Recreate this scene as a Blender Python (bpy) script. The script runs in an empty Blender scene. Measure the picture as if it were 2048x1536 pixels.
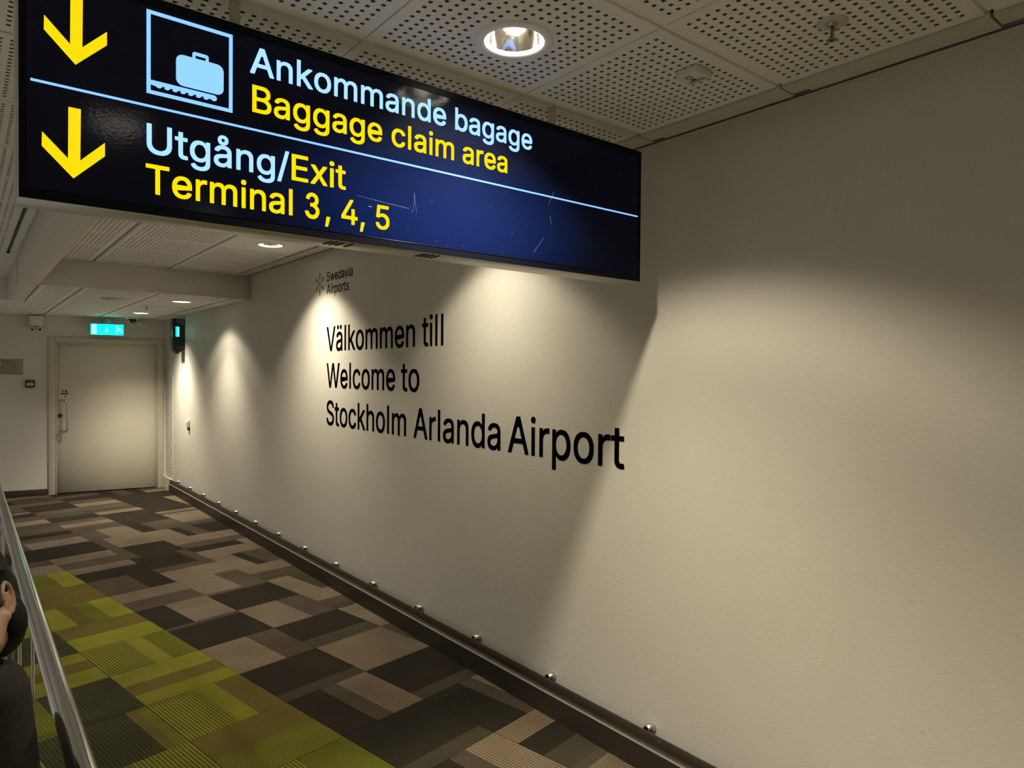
import bpy, bmesh, math, random
from mathutils import Vector, Matrix

random.seed(7)
scene = bpy.context.scene
COL = scene.collection

# ------------------------------------------------------------------ camera, world, exposure
FPX = 1368.62                       # focal length in pixels of the 2048-wide frame
CAMX, CAMY, CAMZ = -2.3, 0.0, 1.68
YAW, PITCH, ROLL = math.radians(38.8098), math.radians(-0.84639), math.radians(0.47083)
_f = Vector((math.sin(YAW) * math.cos(PITCH), math.cos(YAW) * math.cos(PITCH), math.sin(PITCH)))
_r0 = Vector((math.cos(YAW), -math.sin(YAW), 0))
_u0 = _r0.cross(_f)
_r = _r0 * math.cos(ROLL) + _u0 * math.sin(ROLL)
_u = -_r0 * math.sin(ROLL) + _u0 * math.cos(ROLL)
cam_data = bpy.data.cameras.new('camera')
cam_data.sensor_width = 36.0
cam_data.lens = FPX * 36.0 / 2048.0
cam_data.clip_start = 0.05
cam = bpy.data.objects.new('camera', cam_data)
COL.objects.link(cam)
cam.matrix_world = Matrix(((_r.x, _u.x, -_f.x, CAMX), (_r.y, _u.y, -_f.y, CAMY), (_r.z, _u.z, -_f.z, CAMZ), (0, 0, 0, 1)))
scene.camera = cam

world = bpy.data.worlds.new('world')
scene.world = world
world.use_nodes = True
world.node_tree.nodes['Background'].inputs[0].default_value = (0.02, 0.022, 0.026, 1)
world.node_tree.nodes['Background'].inputs[1].default_value = 0.3

vs = scene.view_settings
vs.view_transform = 'Standard'
vs.look = 'None'
vs.gamma = 1.0
vs.exposure = 0.0
vs.use_curve_mapping = False

# lamp strengths (the fittings are built further down, each with its own light)
WARM = (1.0, 0.905, 0.68)
COOL = (0.86, 0.90, 1.0)
W_NEAR, W_MID, W_LOW, W_AISLE_FILL, W_EXTRA = (60, 150), (48, 135), (30, 120), (24, 75), (26, 150)     # wide beam, narrow core

ZC = 2.656      # upper ceiling
ZL = 2.416      # lower ceiling by the door
YBEAM = 7.13    # where the ceiling steps down


# ------------------------------------------------------------------ helpers
def new_mat(name):
    m = bpy.data.materials.new(name)
    m.use_nodes = True
    nt = m.node_tree
    b = nt.nodes['Principled BSDF']
    return m, nt, b


def mat(name, col, rough=0.5, metal=0.0, emit=None, estr=0.0, bump=0.0, bscale=300.0, spec=0.5, var=0.0, vscale=3.0):
    m, nt, b = new_mat(name)
    b.inputs['Base Color'].default_value = (*col, 1)
    b.inputs['Roughness'].default_value = rough
    b.inputs['Metallic'].default_value = metal
    b.inputs['Specular IOR Level'].default_value = spec
    if emit:
        b.inputs['Emission Color'].default_value = (*emit, 1)
        b.inputs['Emission Strength'].default_value = estr
    if bump or var:
        tc = nt.nodes.new('ShaderNodeTexCoord')
    if bump:
        n = nt.nodes.new('ShaderNodeTexNoise')
        n.inputs['Scale'].default_value = bscale
        n.inputs['Detail'].default_value = 3
        nt.links.new(tc.outputs['Object'], n.inputs['Vector'])
        bp = nt.nodes.new('ShaderNodeBump')
        bp.inputs['Strength'].default_value = bump
        bp.inputs['Distance'].default_value = 0.002
        nt.links.new(n.outputs['Fac'], bp.inputs['Height'])
        nt.links.new(bp.outputs['Normal'], b.inputs['Normal'])
    if var:
        n2 = nt.nodes.new('ShaderNodeTexNoise')
        n2.inputs['Scale'].default_value = vscale
        n2.inputs['Detail'].default_value = 5
        nt.links.new(tc.outputs['Object'], n2.inputs['Vector'])
        mx = nt.nodes.new('ShaderNodeMix')
        mx.data_type = 'RGBA'
        mx.inputs[6].default_value = (*[c * (1 - var) for c in col], 1)
        mx.inputs[7].default_value = (*[min(1, c * (1 + var)) for c in col], 1)
        nt.links.new(n2.outputs['Fac'], mx.inputs[0])
        nt.links.new(mx.outputs[2], b.inputs['Base Color'])
    return m


class MB:
    """collects geometry for ONE mesh object"""
    def __init__(self):
        self.v, self.f, self.mi, self.sm = [], [], [], []

    def face(self, idx, mi=0, smooth=False):
        self.f.append(tuple(idx)); self.mi.append(mi); self.sm.append(smooth)

    def quad(self, a, b, c, d, mi=0):
        n = len(self.v)
        self.v += [tuple(a), tuple(b), tuple(c), tuple(d)]
        self.face((n, n + 1, n + 2, n + 3), mi)

    def box(self, lo, hi, mi=0):
        x0, y0, z0 = lo; x1, y1, z1 = hi
        n = len(self.v)
        self.v += [(x0, y0, z0), (x1, y0, z0), (x1, y1, z0), (x0, y1, z0), (x0, y0, z1), (x1, y0, z1), (x1, y1, z1), (x0, y1, z1)]
        for q in ((0, 3, 2, 1), (4, 5, 6, 7), (0, 1, 5, 4), (1, 2, 6, 5), (2, 3, 7, 6), (3, 0, 4, 7)):
            self.face([n + i for i in q], mi)

    def bbox(self, lo, hi, bev=0.004, seg=2, mi=0):
        """box with rounded edges"""
        bm = bmesh.new()
        bmesh.ops.create_cube(bm, size=1)
        s = [hi[i] - lo[i] for i in range(3)]; c = [(hi[i] + lo[i]) / 2 for i in range(3)]
        for v in bm.verts:
            v.co = Vector((v.co.x * s[0] + c[0], v.co.y * s[1] + c[1], v.co.z * s[2] + c[2]))
        bmesh.ops.bevel(bm, geom=list(bm.edges), offset=min(bev, min(s) * 0.45), segments=seg, affect='EDGES', profile=0.5)
        self.add_bm(bm, mi, True)

    def add_bm(self, bm, mi=0, smooth=False):
        n = len(self.v)
        bm.verts.index_update()
        self.v += [tuple(v.co) for v in bm.verts]
        for f in bm.faces:
            self.face([n + v.index for v in f.verts], mi, smooth)
        bm.free()

    def prism(self, pts, axis, a, b, mi=0):
        """extrude a 2-D outline along an axis; pts are the two other coordinates in order"""
        def P(p, t):
            if axis == 'x': return (t, p[0], p[1])
            if axis == 'y': return (p[0], t, p[1])
            return (p[0], p[1], t)
        n = len(self.v); k = len(pts)
        self.v += [P(p, a) for p in pts] + [P(p, b) for p in pts]
        self.face(range(n, n + k), mi); self.face(range(n + 2 * k - 1, n + k - 1, -1), mi)
        for i in range(k):
            j = (i + 1) % k
            self.face((n + i, n + k + i, n + k + j, n + j), mi)

    def tube(self, pts, r, seg=16, mi=0, cap=True):
        pts = [Vector(p) for p in pts]
        rs = r if isinstance(r, (list, tuple)) else [r] * len(pts)
        n0 = len(self.v)
        for i, p in enumerate(pts):
            if i == 0: t = pts[1] - p
            elif i == len(pts) - 1: t = p - pts[i - 1]
            else: t = (pts[i + 1] - p).normalized() + (p - pts[i - 1]).normalized()
            t.normalize()
            a = Vector((0, 0, 1)) if abs(t.z) < 0.9 else Vector((0, 1, 0))
            u = t.cross(a).normalized(); w = u.cross(t).normalized()
            for k in range(seg):
                an = 2 * math.pi * k / seg
                self.v.append(tuple(p + u * (rs[i] * math.cos(an)) + w * (rs[i] * math.sin(an))))
        for i in range(len(pts) - 1):
            for k in range(seg):
                a = n0 + i * seg + k; b = n0 + i * seg + (k + 1) % seg
                self.face((a, b, b + seg, a + seg), mi, True)
        if cap:
            self.face([n0 + k for k in range(seg - 1, -1, -1)], mi)
            e = n0 + (len(pts) - 1) * seg
            self.face([e + k for k in range(seg)], mi)

    def lathe(self, prof, c, seg=48, mi=0, closed=False):
        """revolve (radius, z) profile about the vertical through c"""
        n0 = len(self.v)
        for r, z in prof:
            for k in range(seg):
                an = 2 * math.pi * k / seg
                self.v.append((c[0] + r * math.cos(an), c[1] + r * math.sin(an), c[2] + z))
        m = len(prof)
        for i in range(m if closed else m - 1):
            i2 = (i + 1) % m
            for k in range(seg):
                k2 = (k + 1) % seg
                self.face((n0 + i * seg + k, n0 + i * seg + k2, n0 + i2 * seg + k2, n0 + i2 * seg + k), mi, True)

    def disc(self, c, r, seg=40, mi=0, down=True):
        n = len(self.v)
        self.v += [(c[0] + r * math.cos(2 * math.pi * k / seg), c[1] + r * math.sin(2 * math.pi * k / seg), c[2]) for k in range(seg)]
        idx = list(range(n, n + seg))
        self.face(idx[::-1] if down else idx, mi)

    def build(self, name, mats, parent=None, matrix=None, world=False):
        """world=True: the geometry is in room coordinates although the parent stands elsewhere"""
        me = bpy.data.meshes.new(name)
        me.from_pydata(self.v, [], self.f)
        if not isinstance(mats, (list, tuple)): mats = [mats]
        for m in mats: me.materials.append(m)
        me.polygons.foreach_set('material_index', self.mi)
        me.polygons.foreach_set('use_smooth', self.sm)
        me.update()
        o = bpy.data.objects.new(name, me)
        COL.objects.link(o)
        if parent: o.parent = parent
        if world: o.matrix_parent_inverse = Matrix.Translation(parent.location).inverted()
        if matrix is not None: o.matrix_local = matrix
        return o


def tag(o, label, cat, group=None):
    o['label'] = label; o['category'] = cat
    if group: o['group'] = group
    return o


def thing(name, label, cat, loc=(0, 0, 0), group=None, matrix=None):
    o = bpy.data.objects.new(name, None)
    o.empty_display_size = 0.1
    COL.objects.link(o)
    if matrix is not None: o.matrix_world = matrix
    else: o.location = loc
    return tag(o, label, cat, group)


def struct(o):
    o['kind'] = 'structure'
    return o


ORD = ['first', 'second', 'third', 'fourth', 'fifth', 'sixth', 'seventh', 'eighth', 'ninth', 'tenth', 'eleventh', 'twelfth', 'thirteenth', 'fourteenth', 'fifteenth', 'sixteenth']

# ------------------------------------------------------------------ letter shapes (outlines in thousandths of the type size)
GLYPHS = {",":[[[38,-119,68,71,137,71,84,-119]]],"/":[[[235,533,71,-76,14,-76,178,533]]],"3":[[[33,128,39,103,49,79,63,57,80,37,100,21,122,8,146,-1,171,-5,197,-6,223,-2,247,7,270,19,290,35,307,54,319,83,331,105,338,128,340,152,337,176,330,199,317,220,301,239,281,256,262,272,290,296,304,319,314,344,318,371,316,398,310,425,298,449,281,471,261,488,238,501,212,509,185,512,159,509,133,501,110,487,89,469,73,448,62,423,55,397,115,386,114,383,119,405,128,425,143,441,161,451,182,456,202,454,221,446,238,432,250,414,257,393,258,371,253,349,242,329,227,314,208,303,150,300,150,245,205,243,230,227,247,215,261,200,272,182,278,162,279,141,275,121,267,101,255,84,239,71,221,61,201,55,180,54,159,58,140,66,123,79,109,95,99,113,94,133]]],"4":[[[40,105,40,158,247,509,311,509,109,166,109,163,413,163,413,105]],[[282,0,282,121,282,146,282,318,343,318,343,0]]],"5":[[[221,-7,192,-5,165,1,140,11,118,25,99,41,83,60,71,82,63,105,60,130,122,130,127,108,138,89,154,73,173,60,196,52,221,50,250,53,276,64,298,82,314,104,324,131,328,162,324,193,314,221,297,244,275,262,248,273,218,277,192,275,167,268,145,258,128,246,67,253,96,509,366,509,366,452,151,452,134,301,136,301,155,315,178,325,203,331,229,334,263,330,294,321,321,306,345,285,364,260,379,231,388,199,391,163,388,132,381,102,369,76,352,52,332,32,309,15,282,3,253,-4]]],"A":[[[16,0,201,509,276,509,463,0,395,0,287,302,264,372,232,478,245,478,213,371,191,302,85,0]],[[110,142,110,199,370,199,370,142]]],"B":[[[60,0,60,509,241,509,274,507,304,501,329,491,350,477,367,461,381,442,390,421,396,398,398,374,395,344,387,320,373,301,356,286,336,275,315,267,315,262,339,257,363,245,385,227,402,203,414,173,418,136,416,111,410,88,400,67,386,48,368,31,344,18,317,8,284,2,247,0],[125,57,245,57,281,60,309,67,330,80,344,96,353,115,355,137,352,161,342,184,327,203,306,218,279,228,248,231,125,231],[125,285,238,285,265,288,288,296,308,309,323,326,333,348,336,372,333,393,326,412,313,429,294,442,270,449,240,452,125,452]]],"E":[[[60,0,60,509,372,509,372,452,125,452,125,286,355,286,355,229,125,229,125,57,375,57,375,0]]],"S":[[[224,-9,188,-7,156,-1,128,9,102,23,81,40,64,60,51,83,42,109,38,137,104,137,110,110,123,88,142,71,166,59,194,52,224,49,257,52,286,60,311,74,329,92,341,114,346,139,342,161,332,179,316,193,296,205,245,222,184,239,145,253,112,269,86,289,67,313,56,341,52,372,54,400,62,425,75,448,92,468,113,484,138,498,165,508,195,514,227,516,259,514,289,508,316,498,340,484,360,468,377,449,390,427,398,403,401,378,337,378,332,402,320,421,302,437,280,449,254,456,225,459,194,456,167,448,145,435,129,418,118,398,115,376,117,359,122,345,131,334,148,319,169,308,212,293,264,279,312,264,336,252,359,238,379,220,395,198,405,171,408,139,406,112,399,87,386,64,370,43,349,25,323,11,294,0,261,-7]]],"T":[[[32,452,32,509,417,509,417,452,257,452,257,0,193,0,193,452]]],"U":[[[259,-8,220,-6,186,2,154,15,126,33,103,55,85,80,71,108,63,140,60,173,60,509,124,509,124,178,128,144,141,113,153,95,169,80,187,68,208,59,232,53,259,52,285,53,309,59,331,68,349,80,364,95,377,113,389,144,393,178,393,509,457,509,457,173,454,140,446,108,433,80,414,55,391,33,363,15,332,2,297,-6]]],"V":[[[204,0,16,509,84,509,192,206,215,137,248,31,235,31,267,138,290,206,395,509,463,509,278,0]]],"W":[[[155,0,16,509,82,509,163,196,175,145,187,94,197,40,189,40,200,94,211,145,224,196,306,509,380,509,462,196,474,145,486,94,497,40,488,40,499,94,510,145,523,196,603,509,670,509,530,0,455,0,368,323,351,391,336,475,350,475,335,395,318,323,230,0]]],"a":[[[160,-9,126,-5,94,5,68,22,48,45,38,63,32,84,30,108,34,138,43,161,58,179,78,193,100,203,125,211,178,220,234,227,252,230,265,235,273,243,276,255,276,257,273,279,267,297,256,311,240,322,220,329,196,331,171,329,149,322,132,313,118,301,107,288,100,274,41,291,57,322,79,346,104,364,133,375,163,382,194,384,239,379,263,372,286,360,306,343,322,320,333,290,337,251,337,0,277,0,277,52,272,52,252,25,236,12,215,1,190,-6],[170,45,202,49,228,59,248,74,263,93,272,115,276,138,276,190,259,182,231,176,200,171,175,168,134,159,117,150,103,139,95,124,92,105,94,87,102,72,114,61,130,52,149,47]]],"b":[[[229,-8,198,-5,172,4,153,17,138,31,118,59,112,59,112,0,53,0,53,509,114,509,114,319,118,319,137,346,152,360,171,373,197,381,229,384,259,382,287,374,313,361,335,342,354,320,370,293,381,261,388,227,390,189,388,151,381,116,370,84,355,57,336,34,313,16,288,3,260,-6],[220,47,242,49,262,55,279,66,301,88,316,117,325,151,328,189,325,227,316,261,301,290,280,311,262,322,243,328,220,330,198,328,178,322,161,312,140,291,125,263,116,229,113,189,116,150,125,115,140,86,162,65,179,55,198,49]]],"c":[[[207,-8,174,-5,144,3,117,16,93,35,72,58,56,85,44,116,37,150,34,187,37,225,44,260,56,291,72,318,93,341,117,360,144,374,174,382,207,384,234,383,260,377,284,368,305,356,324,341,340,322,353,301,362,277,303,262,290,289,270,311,242,325,207,330,184,328,163,321,145,310,124,287,108,258,99,224,96,187,99,151,108,117,124,89,145,66,163,55,184,49,207,46,243,52,271,66,292,89,304,117,363,102,354,78,341,56,325,37,306,21,285,9,261,-1,235,-6]]],"d":[[[195,-8,165,-6,137,3,111,16,89,34,70,57,55,84,43,116,36,151,34,189,36,227,43,261,55,293,70,320,89,342,112,361,137,374,165,382,196,384,228,381,253,373,272,360,287,346,306,319,311,319,311,509,372,509,372,0,313,0,313,59,307,59,287,31,272,17,252,4,227,-5],[205,47,226,49,246,55,263,65,284,86,299,115,309,150,312,189,309,229,300,263,284,291,263,312,246,322,227,328,205,330,182,328,162,322,145,311,124,290,108,261,99,227,96,189,99,151,109,117,124,88,145,66,162,55,182,49]]],"e":[[[212,-8,177,-5,145,3,117,16,92,35,72,58,56,85,44,116,37,150,34,187,36,224,44,258,55,290,71,317,91,340,115,359,142,373,172,382,205,384,236,382,266,374,294,361,319,341,341,315,357,282,368,242,371,194,371,169,75,169,75,221,338,221,310,202,307,237,298,269,283,294,263,314,246,323,227,328,205,330,183,328,164,323,146,313,125,294,109,270,99,241,96,211,96,178,100,139,110,106,121,88,135,73,151,61,179,50,212,46,234,48,254,53,271,61,285,73,297,88,306,105,365,91,353,63,335,39,311,19,283,4,249,-5]]],"g":[[[207,-151,168,-148,134,-140,105,-127,82,-110,64,-91,51,-69,101,-41,122,-66,136,-78,154,-88,178,-95,207,-97,236,-95,261,-87,282,-75,298,-58,308,-34,311,-6,311,68,306,68,287,41,272,28,252,16,227,8,195,5,165,7,138,14,113,27,90,43,71,65,55,90,43,120,36,154,34,191,36,229,43,263,55,293,71,320,90,342,112,361,138,374,166,382,196,384,228,382,253,373,273,360,288,346,308,319,313,319,313,379,372,379,372,-9,370,-40,363,-67,350,-90,334,-109,314,-124,291,-136,251,-147],[205,59,227,61,246,66,264,75,285,95,300,121,309,154,312,193,309,231,300,264,285,291,264,312,247,322,227,328,205,330,182,328,163,322,145,312,124,290,109,262,99,229,96,193,99,155,109,123,124,96,145,76,163,66,183,61]]],"h":[[[114,227,114,0,53,0,53,509,114,509,114,287,102,287,116,319,132,344,152,362,175,374,200,382,227,384,264,380,295,369,313,356,328,340,341,321,350,298,355,271,357,240,357,0,296,0,296,235,293,263,286,286,273,304,256,318,235,326,210,329,184,326,161,317,141,303,126,283,117,257]]],"i":[[[53,0,53,379,114,379,114,0]],[[84,443,67,446,54,455,44,468,41,483,44,499,54,512,67,521,84,524,100,521,114,512,123,499,126,483,123,468,114,455,100,446]]],"k":[[[110,137,110,212,121,212,284,379,360,379,184,199,177,199]],[[53,0,53,509,114,509,114,0]],[[294,0,148,186,191,229,372,0]]],"l":[[[60,0,121,0,121,509,60,509]]],"m":[[[53,0,53,379,112,379,112,295,108,295,118,323,132,346,151,363,172,376,195,384,219,386,245,383,268,375,287,361,303,342,314,320,321,295,312,295,322,321,337,343,357,361,381,375,407,383,437,386,468,383,497,372,514,361,529,346,541,328,550,307,555,283,557,255,557,0,496,0,496,254,493,279,485,298,473,313,456,323,438,329,419,330,395,328,374,320,358,307,345,290,338,270,335,247,335,0,274,0,274,260,272,280,265,297,253,311,238,322,220,328,199,330,178,328,158,320,140,307,126,289,117,266,114,238,114,0]]],"n":[[[114,227,114,0,53,0,53,379,112,379,112,287,102,287,116,319,132,344,152,362,175,374,200,382,227,384,264,380,295,369,313,356,328,340,341,321,350,298,355,271,357,240,357,0,296,0,296,235,293,263,286,286,273,304,256,318,235,326,210,329,184,326,161,317,141,303,126,283,117,257]]],"o":[[[207,-8,174,-5,144,3,117,16,93,35,72,58,56,85,44,116,37,150,34,187,37,225,44,260,56,291,72,318,93,341,117,360,144,374,174,382,207,384,241,382,271,374,299,360,323,341,343,318,359,291,371,260,379,225,381,187,379,150,371,116,359,85,343,58,323,35,299,16,271,3,241,-5],[207,46,231,49,252,55,270,66,292,89,307,117,316,151,319,187,316,224,307,258,292,287,270,310,252,321,231,328,207,330,184,328,163,321,145,310,124,287,108,258,99,224,96,187,99,151,108,117,124,89,145,66,163,55,184,49]]],"p":[[[53,-143,53,379,112,379,112,319,118,319,137,346,152,360,171,373,197,381,229,384,259,382,287,374,313,361,335,342,354,320,370,293,381,261,388,227,390,189,388,151,381,116,370,84,355,57,336,34,313,16,288,3,260,-6,229,-8,198,-5,173,4,153,17,138,31,118,59,114,59,114,-143],[220,47,242,49,262,55,279,66,301,88,316,117,325,151,328,189,325,227,316,261,301,290,280,311,262,322,243,328,220,330,198,328,178,322,161,312,140,291,125,263,116,229,113,189,116,150,125,115,140,86,162,65,179,55,198,49]]],"r":[[[53,0,53,379,112,379,112,321,115,321,124,339,137,354,152,367,171,377,191,383,213,385,229,384,243,384,243,322,230,324,207,326,182,323,159,315,140,301,126,284,117,262,114,237,114,0]]],"s":[[[182,-8,145,-5,112,3,84,18,62,38,45,63,36,94,94,107,101,87,111,72,124,60,150,49,181,45,206,47,227,53,244,62,258,74,265,88,268,103,265,121,254,136,237,147,212,155,149,170,118,180,92,192,72,208,58,227,50,249,47,274,49,295,55,314,65,332,87,354,115,370,149,381,187,384,223,381,254,372,279,358,299,339,314,316,324,290,268,277,258,298,243,316,228,325,210,331,187,333,166,331,147,326,131,317,119,305,111,292,109,277,112,258,124,243,144,232,172,223,229,209,261,200,287,187,306,171,320,153,328,131,331,107,329,85,323,65,312,47,298,31,281,18,260,6,223,-5]]],"t":[[[204,379,204,327,6,327,6,379]],[[65,471,126,471,126,98,128,76,136,61,150,53,170,50,185,51,202,54,213,2,192,-3,168,-4,138,-1,113,7,92,21,77,41,68,64,65,93]]],"v":[[[163,0,17,379,84,379,165,155,187,87,206,21,184,21,203,87,224,155,305,379,371,379,226,0]]],"w":[[[138,0,23,379,87,379,133,214,154,137,175,41,165,41,186,135,206,214,252,379,316,379,362,214,382,136,402,41,391,41,413,135,434,214,480,379,545,379,429,0,368,0,319,172,305,225,291,280,277,338,291,338,277,280,263,225,248,172,199,0]]],"x":[[[21,0,171,218,171,171,29,379,100,379,147,306,179,253,207,206,175,206,202,253,233,306,282,379,352,379,209,169,209,214,358,0,287,0,231,85,200,136,173,182,205,182,178,136,148,85,91,0]]],"ä":[[[160,-9,126,-5,94,5,68,22,48,45,38,63,32,84,30,108,34,138,43,161,58,179,78,193,100,203,125,211,178,220,234,227,252,230,265,235,273,243,276,255,276,257,273,279,267,297,256,311,240,322,220,329,196,331,171,329,149,322,132,313,118,301,107,288,100,274,41,291,57,322,79,346,104,364,133,375,163,382,194,384,239,379,263,372,286,360,306,343,322,320,333,290,337,251,337,0,277,0,277,52,272,52,252,25,236,12,215,1,190,-6],[170,45,202,49,228,59,248,74,263,93,272,115,276,138,276,190,259,182,231,176,200,171,175,168,134,159,117,150,103,139,95,124,92,105,94,87,102,72,114,61,130,52,149,47]],[[261,443,246,446,233,455,224,468,221,483,224,499,233,512,246,520,261,523,277,520,290,512,299,499,301,483,299,468,290,455,277,446]],[[117,443,102,446,89,455,80,468,77,483,80,499,89,512,102,520,117,523,133,520,146,512,155,499,158,483,155,468,146,455,133,446]]],"å":[[[160,-9,126,-5,94,5,68,22,48,45,38,63,32,84,30,108,34,138,43,161,58,179,78,193,100,203,125,211,178,220,234,227,252,230,265,235,273,243,276,255,276,257,273,279,267,297,256,311,240,322,220,329,196,331,171,329,149,322,132,313,118,301,107,288,100,274,41,291,57,322,79,346,104,364,133,375,163,382,194,384,239,379,263,372,286,360,306,343,322,320,333,290,337,251,337,0,277,0,277,52,272,52,252,25,236,12,215,1,190,-6],[170,45,202,49,228,59,248,74,263,93,272,115,276,138,276,190,259,182,231,176,200,171,175,168,134,159,117,150,103,139,95,124,92,105,94,87,102,72,114,61,130,52,149,47]],[[189,404,166,407,145,416,126,429,112,447,103,467,100,490,103,512,112,532,126,550,145,563,166,572,189,575,213,572,234,563,252,550,266,532,275,512,278,490,275,467,266,447,252,429,234,416,213,407],[189,447,206,450,219,460,229,473,232,490,229,506,219,519,206,529,189,532,173,529,159,519,150,506,147,490,150,473,159,460,173,450]]]}
LAYOUT = {"Ankommande bagage":[0,480,889,1270,1685,2295,2905,3294,3704,4128,None,4720,5144,5533,5958,6348,6773],"Baggage claim area":[0,456,845,1270,1696,2085,2510,None,3101,3497,3686,4076,4242,None,5040,5429,5688,6092],"Utgång/":[0,517,745,1170,1559,1969,2394],"Exit":[0,419,797,964],"Terminal 3, 4, 5":[0,449,852,1112,1721,1888,2298,2687,None,3064,3517,None,3892,4346,None,4721],"Swedavia":[0,447,1014,1418,1842,2231,2620,2787],"Airports":[0,480,646,905,1330,1745,2004,2232],"Välkommen":[0,480,869,1058,1439,1854,2464,3073,3477],"till":[0,227,394,583],"Welcome":[0,686,1090,1279,1675,2090,2700],"to":[0,227],"Stockholm":[0,447,674,1089,1485,1866,2276,2691,2880],"Arlanda":[0,480,739,928,1317,1727,2151],"Airport":[0,480,646,905,1330,1745,2004]}
_gcache = {}


def glyph(ch, bold):
    """triangulated letter: (verts, faces) with a thin depth; bold thickens every stroke by overlapping shifted copies"""
    key = (ch, bold)
    if key in _gcache: return _gcache[key]
    if bold:
        V0, F0 = glyph(ch, 0.0)
        V, F = [], []
        for dx, dy in ((0, 0), (bold, bold), (-bold, bold), (bold, -bold), (-bold, -bold)):
            n = len(V)
            V += [(x + dx, y + dy, z) for x, y, z in V0]
            F += [tuple(n + i for i in f) for f in F0]
        _gcache[key] = (V, F)
        return V, F
    V, F = [], []
    for g in GLYPHS[ch]:
        cu = bpy.data.curves.new('letter', 'CURVE')
        cu.dimensions = '2D'; cu.fill_mode = 'BOTH'; cu.extrude = 0.5
        for ring in g:
            sp = cu.splines.new('POLY')
            k = len(ring) // 2
            sp.points.add(k - 1)
            for i in range(k):
                sp.points[i].co = (ring[2 * i] / 1000, ring[2 * i + 1] / 1000, 0, 1)
            sp.use_cyclic_u = True
        ob = bpy.data.objects.new('letter', cu)
        COL.objects.link(ob)
        dg = bpy.context.evaluated_depsgraph_get()
        me = ob.evaluated_get(dg).to_mesh()
        n = len(V)
        V += [tuple(v.co) for v in me.vertices]
        F += [tuple(n + i for i in q.vertices) for q in me.polygons]
        ob.evaluated_get(dg).to_mesh_clear()
        bpy.data.objects.remove(ob); bpy.data.curves.remove(cu)
    _gcache[key] = (V, F)
    return V, F


def lettering(name, text, mats, parent, place, bold=0.0, world=False):
    """one mesh holding a run of letters; place(x, y, depth) maps letter space to the object's space"""
    mb = MB()
    pos = LAYOUT[text]
    for i, ch in enumerate(text):
        if ch == ' ': continue
        V, F = glyph(ch, bold)
        n = len(mb.v)
        mb.v += [place(v[0] + pos[i] / 1000, v[1], v[2]) for v in V]
        for f in F: mb.face([n + k for k in f])
    return mb.build(name, mats, parent, world=world)


for _c in GLYPHS:                    # shape every letter once, while the scene is still empty
    glyph(_c, 0.0)

# ------------------------------------------------------------------ materials
def wall_paint():
    m, nt, b = new_mat('painted wall covering')
    tc = nt.nodes.new('ShaderNodeTexCoord')
    n = nt.nodes.new('ShaderNodeTexNoise'); n.inputs['Scale'].default_value = 1.3; n.inputs['Detail'].default_value = 6
    nt.links.new(tc.outputs['Object'], n.inputs['Vector'])
    mx = nt.nodes.new('ShaderNodeMix'); mx.data_type = 'RGBA'
    mx.inputs[6].default_value = (0.62, 0.585, 0.525, 1); mx.inputs[7].default_value = (0.70, 0.665, 0.605, 1)
    nt.links.new(n.outputs['Fac'], mx.inputs[0])
    # short scuffs and specks of wear
    mp = nt.nodes.new('ShaderNodeMapping'); mp.inputs['Scale'].default_value = (1, 7, 22)
    nt.links.new(tc.outputs['Object'], mp.inputs['Vector'])
    n3 = nt.nodes.new('ShaderNodeTexNoise'); n3.inputs['Scale'].default_value = 1.6; n3.inputs['Detail'].default_value = 2
    nt.links.new(mp.outputs['Vector'], n3.inputs['Vector'])
    rp = nt.nodes.new('ShaderNodeMapRange'); rp.inputs[1].default_value = 0.74; rp.inputs[2].default_value = 0.80
    rp.inputs[3].default_value = 0.0; rp.inputs[4].default_value = 0.45
    nt.links.new(n3.outputs['Fac'], rp.inputs[0])
    mx2 = nt.nodes.new('ShaderNodeMix'); mx2.data_type = 'RGBA'; mx2.inputs[7].default_value = (0.40, 0.34, 0.27, 1)
    nt.links.new(rp.outputs[0], mx2.inputs[0]); nt.links.new(mx.outputs[2], mx2.inputs[6])
    nt.links.new(mx2.outputs[2], b.inputs['Base Color'])
    b.inputs['Roughness'].default_value = 0.55
    b.inputs['Specular IOR Level'].default_value = 0.3
    # woven texture of the wall covering
    mp2 = nt.nodes.new('ShaderNodeMapping'); mp2.inputs['Scale'].default_value = (120, 60, 190)
    nt.links.new(tc.outputs['Object'], mp2.inputs['Vector'])
    n2 = nt.nodes.new('ShaderNodeTexNoise'); n2.inputs['Scale'].default_value = 1.0; n2.inputs['Detail'].default_value = 3
    nt.links.new(mp2.outputs['Vector'], n2.inputs['Vector'])
    bp = nt.nodes.new('ShaderNodeBump'); bp.inputs['Strength'].default_value = 0.22; bp.inputs['Distance'].default_value = 0.004
    nt.links.new(n2.outputs['Fac'], bp.inputs['Height']); nt.links.new(bp.outputs['Normal'], b.inputs['Normal'])
    return m


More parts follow.
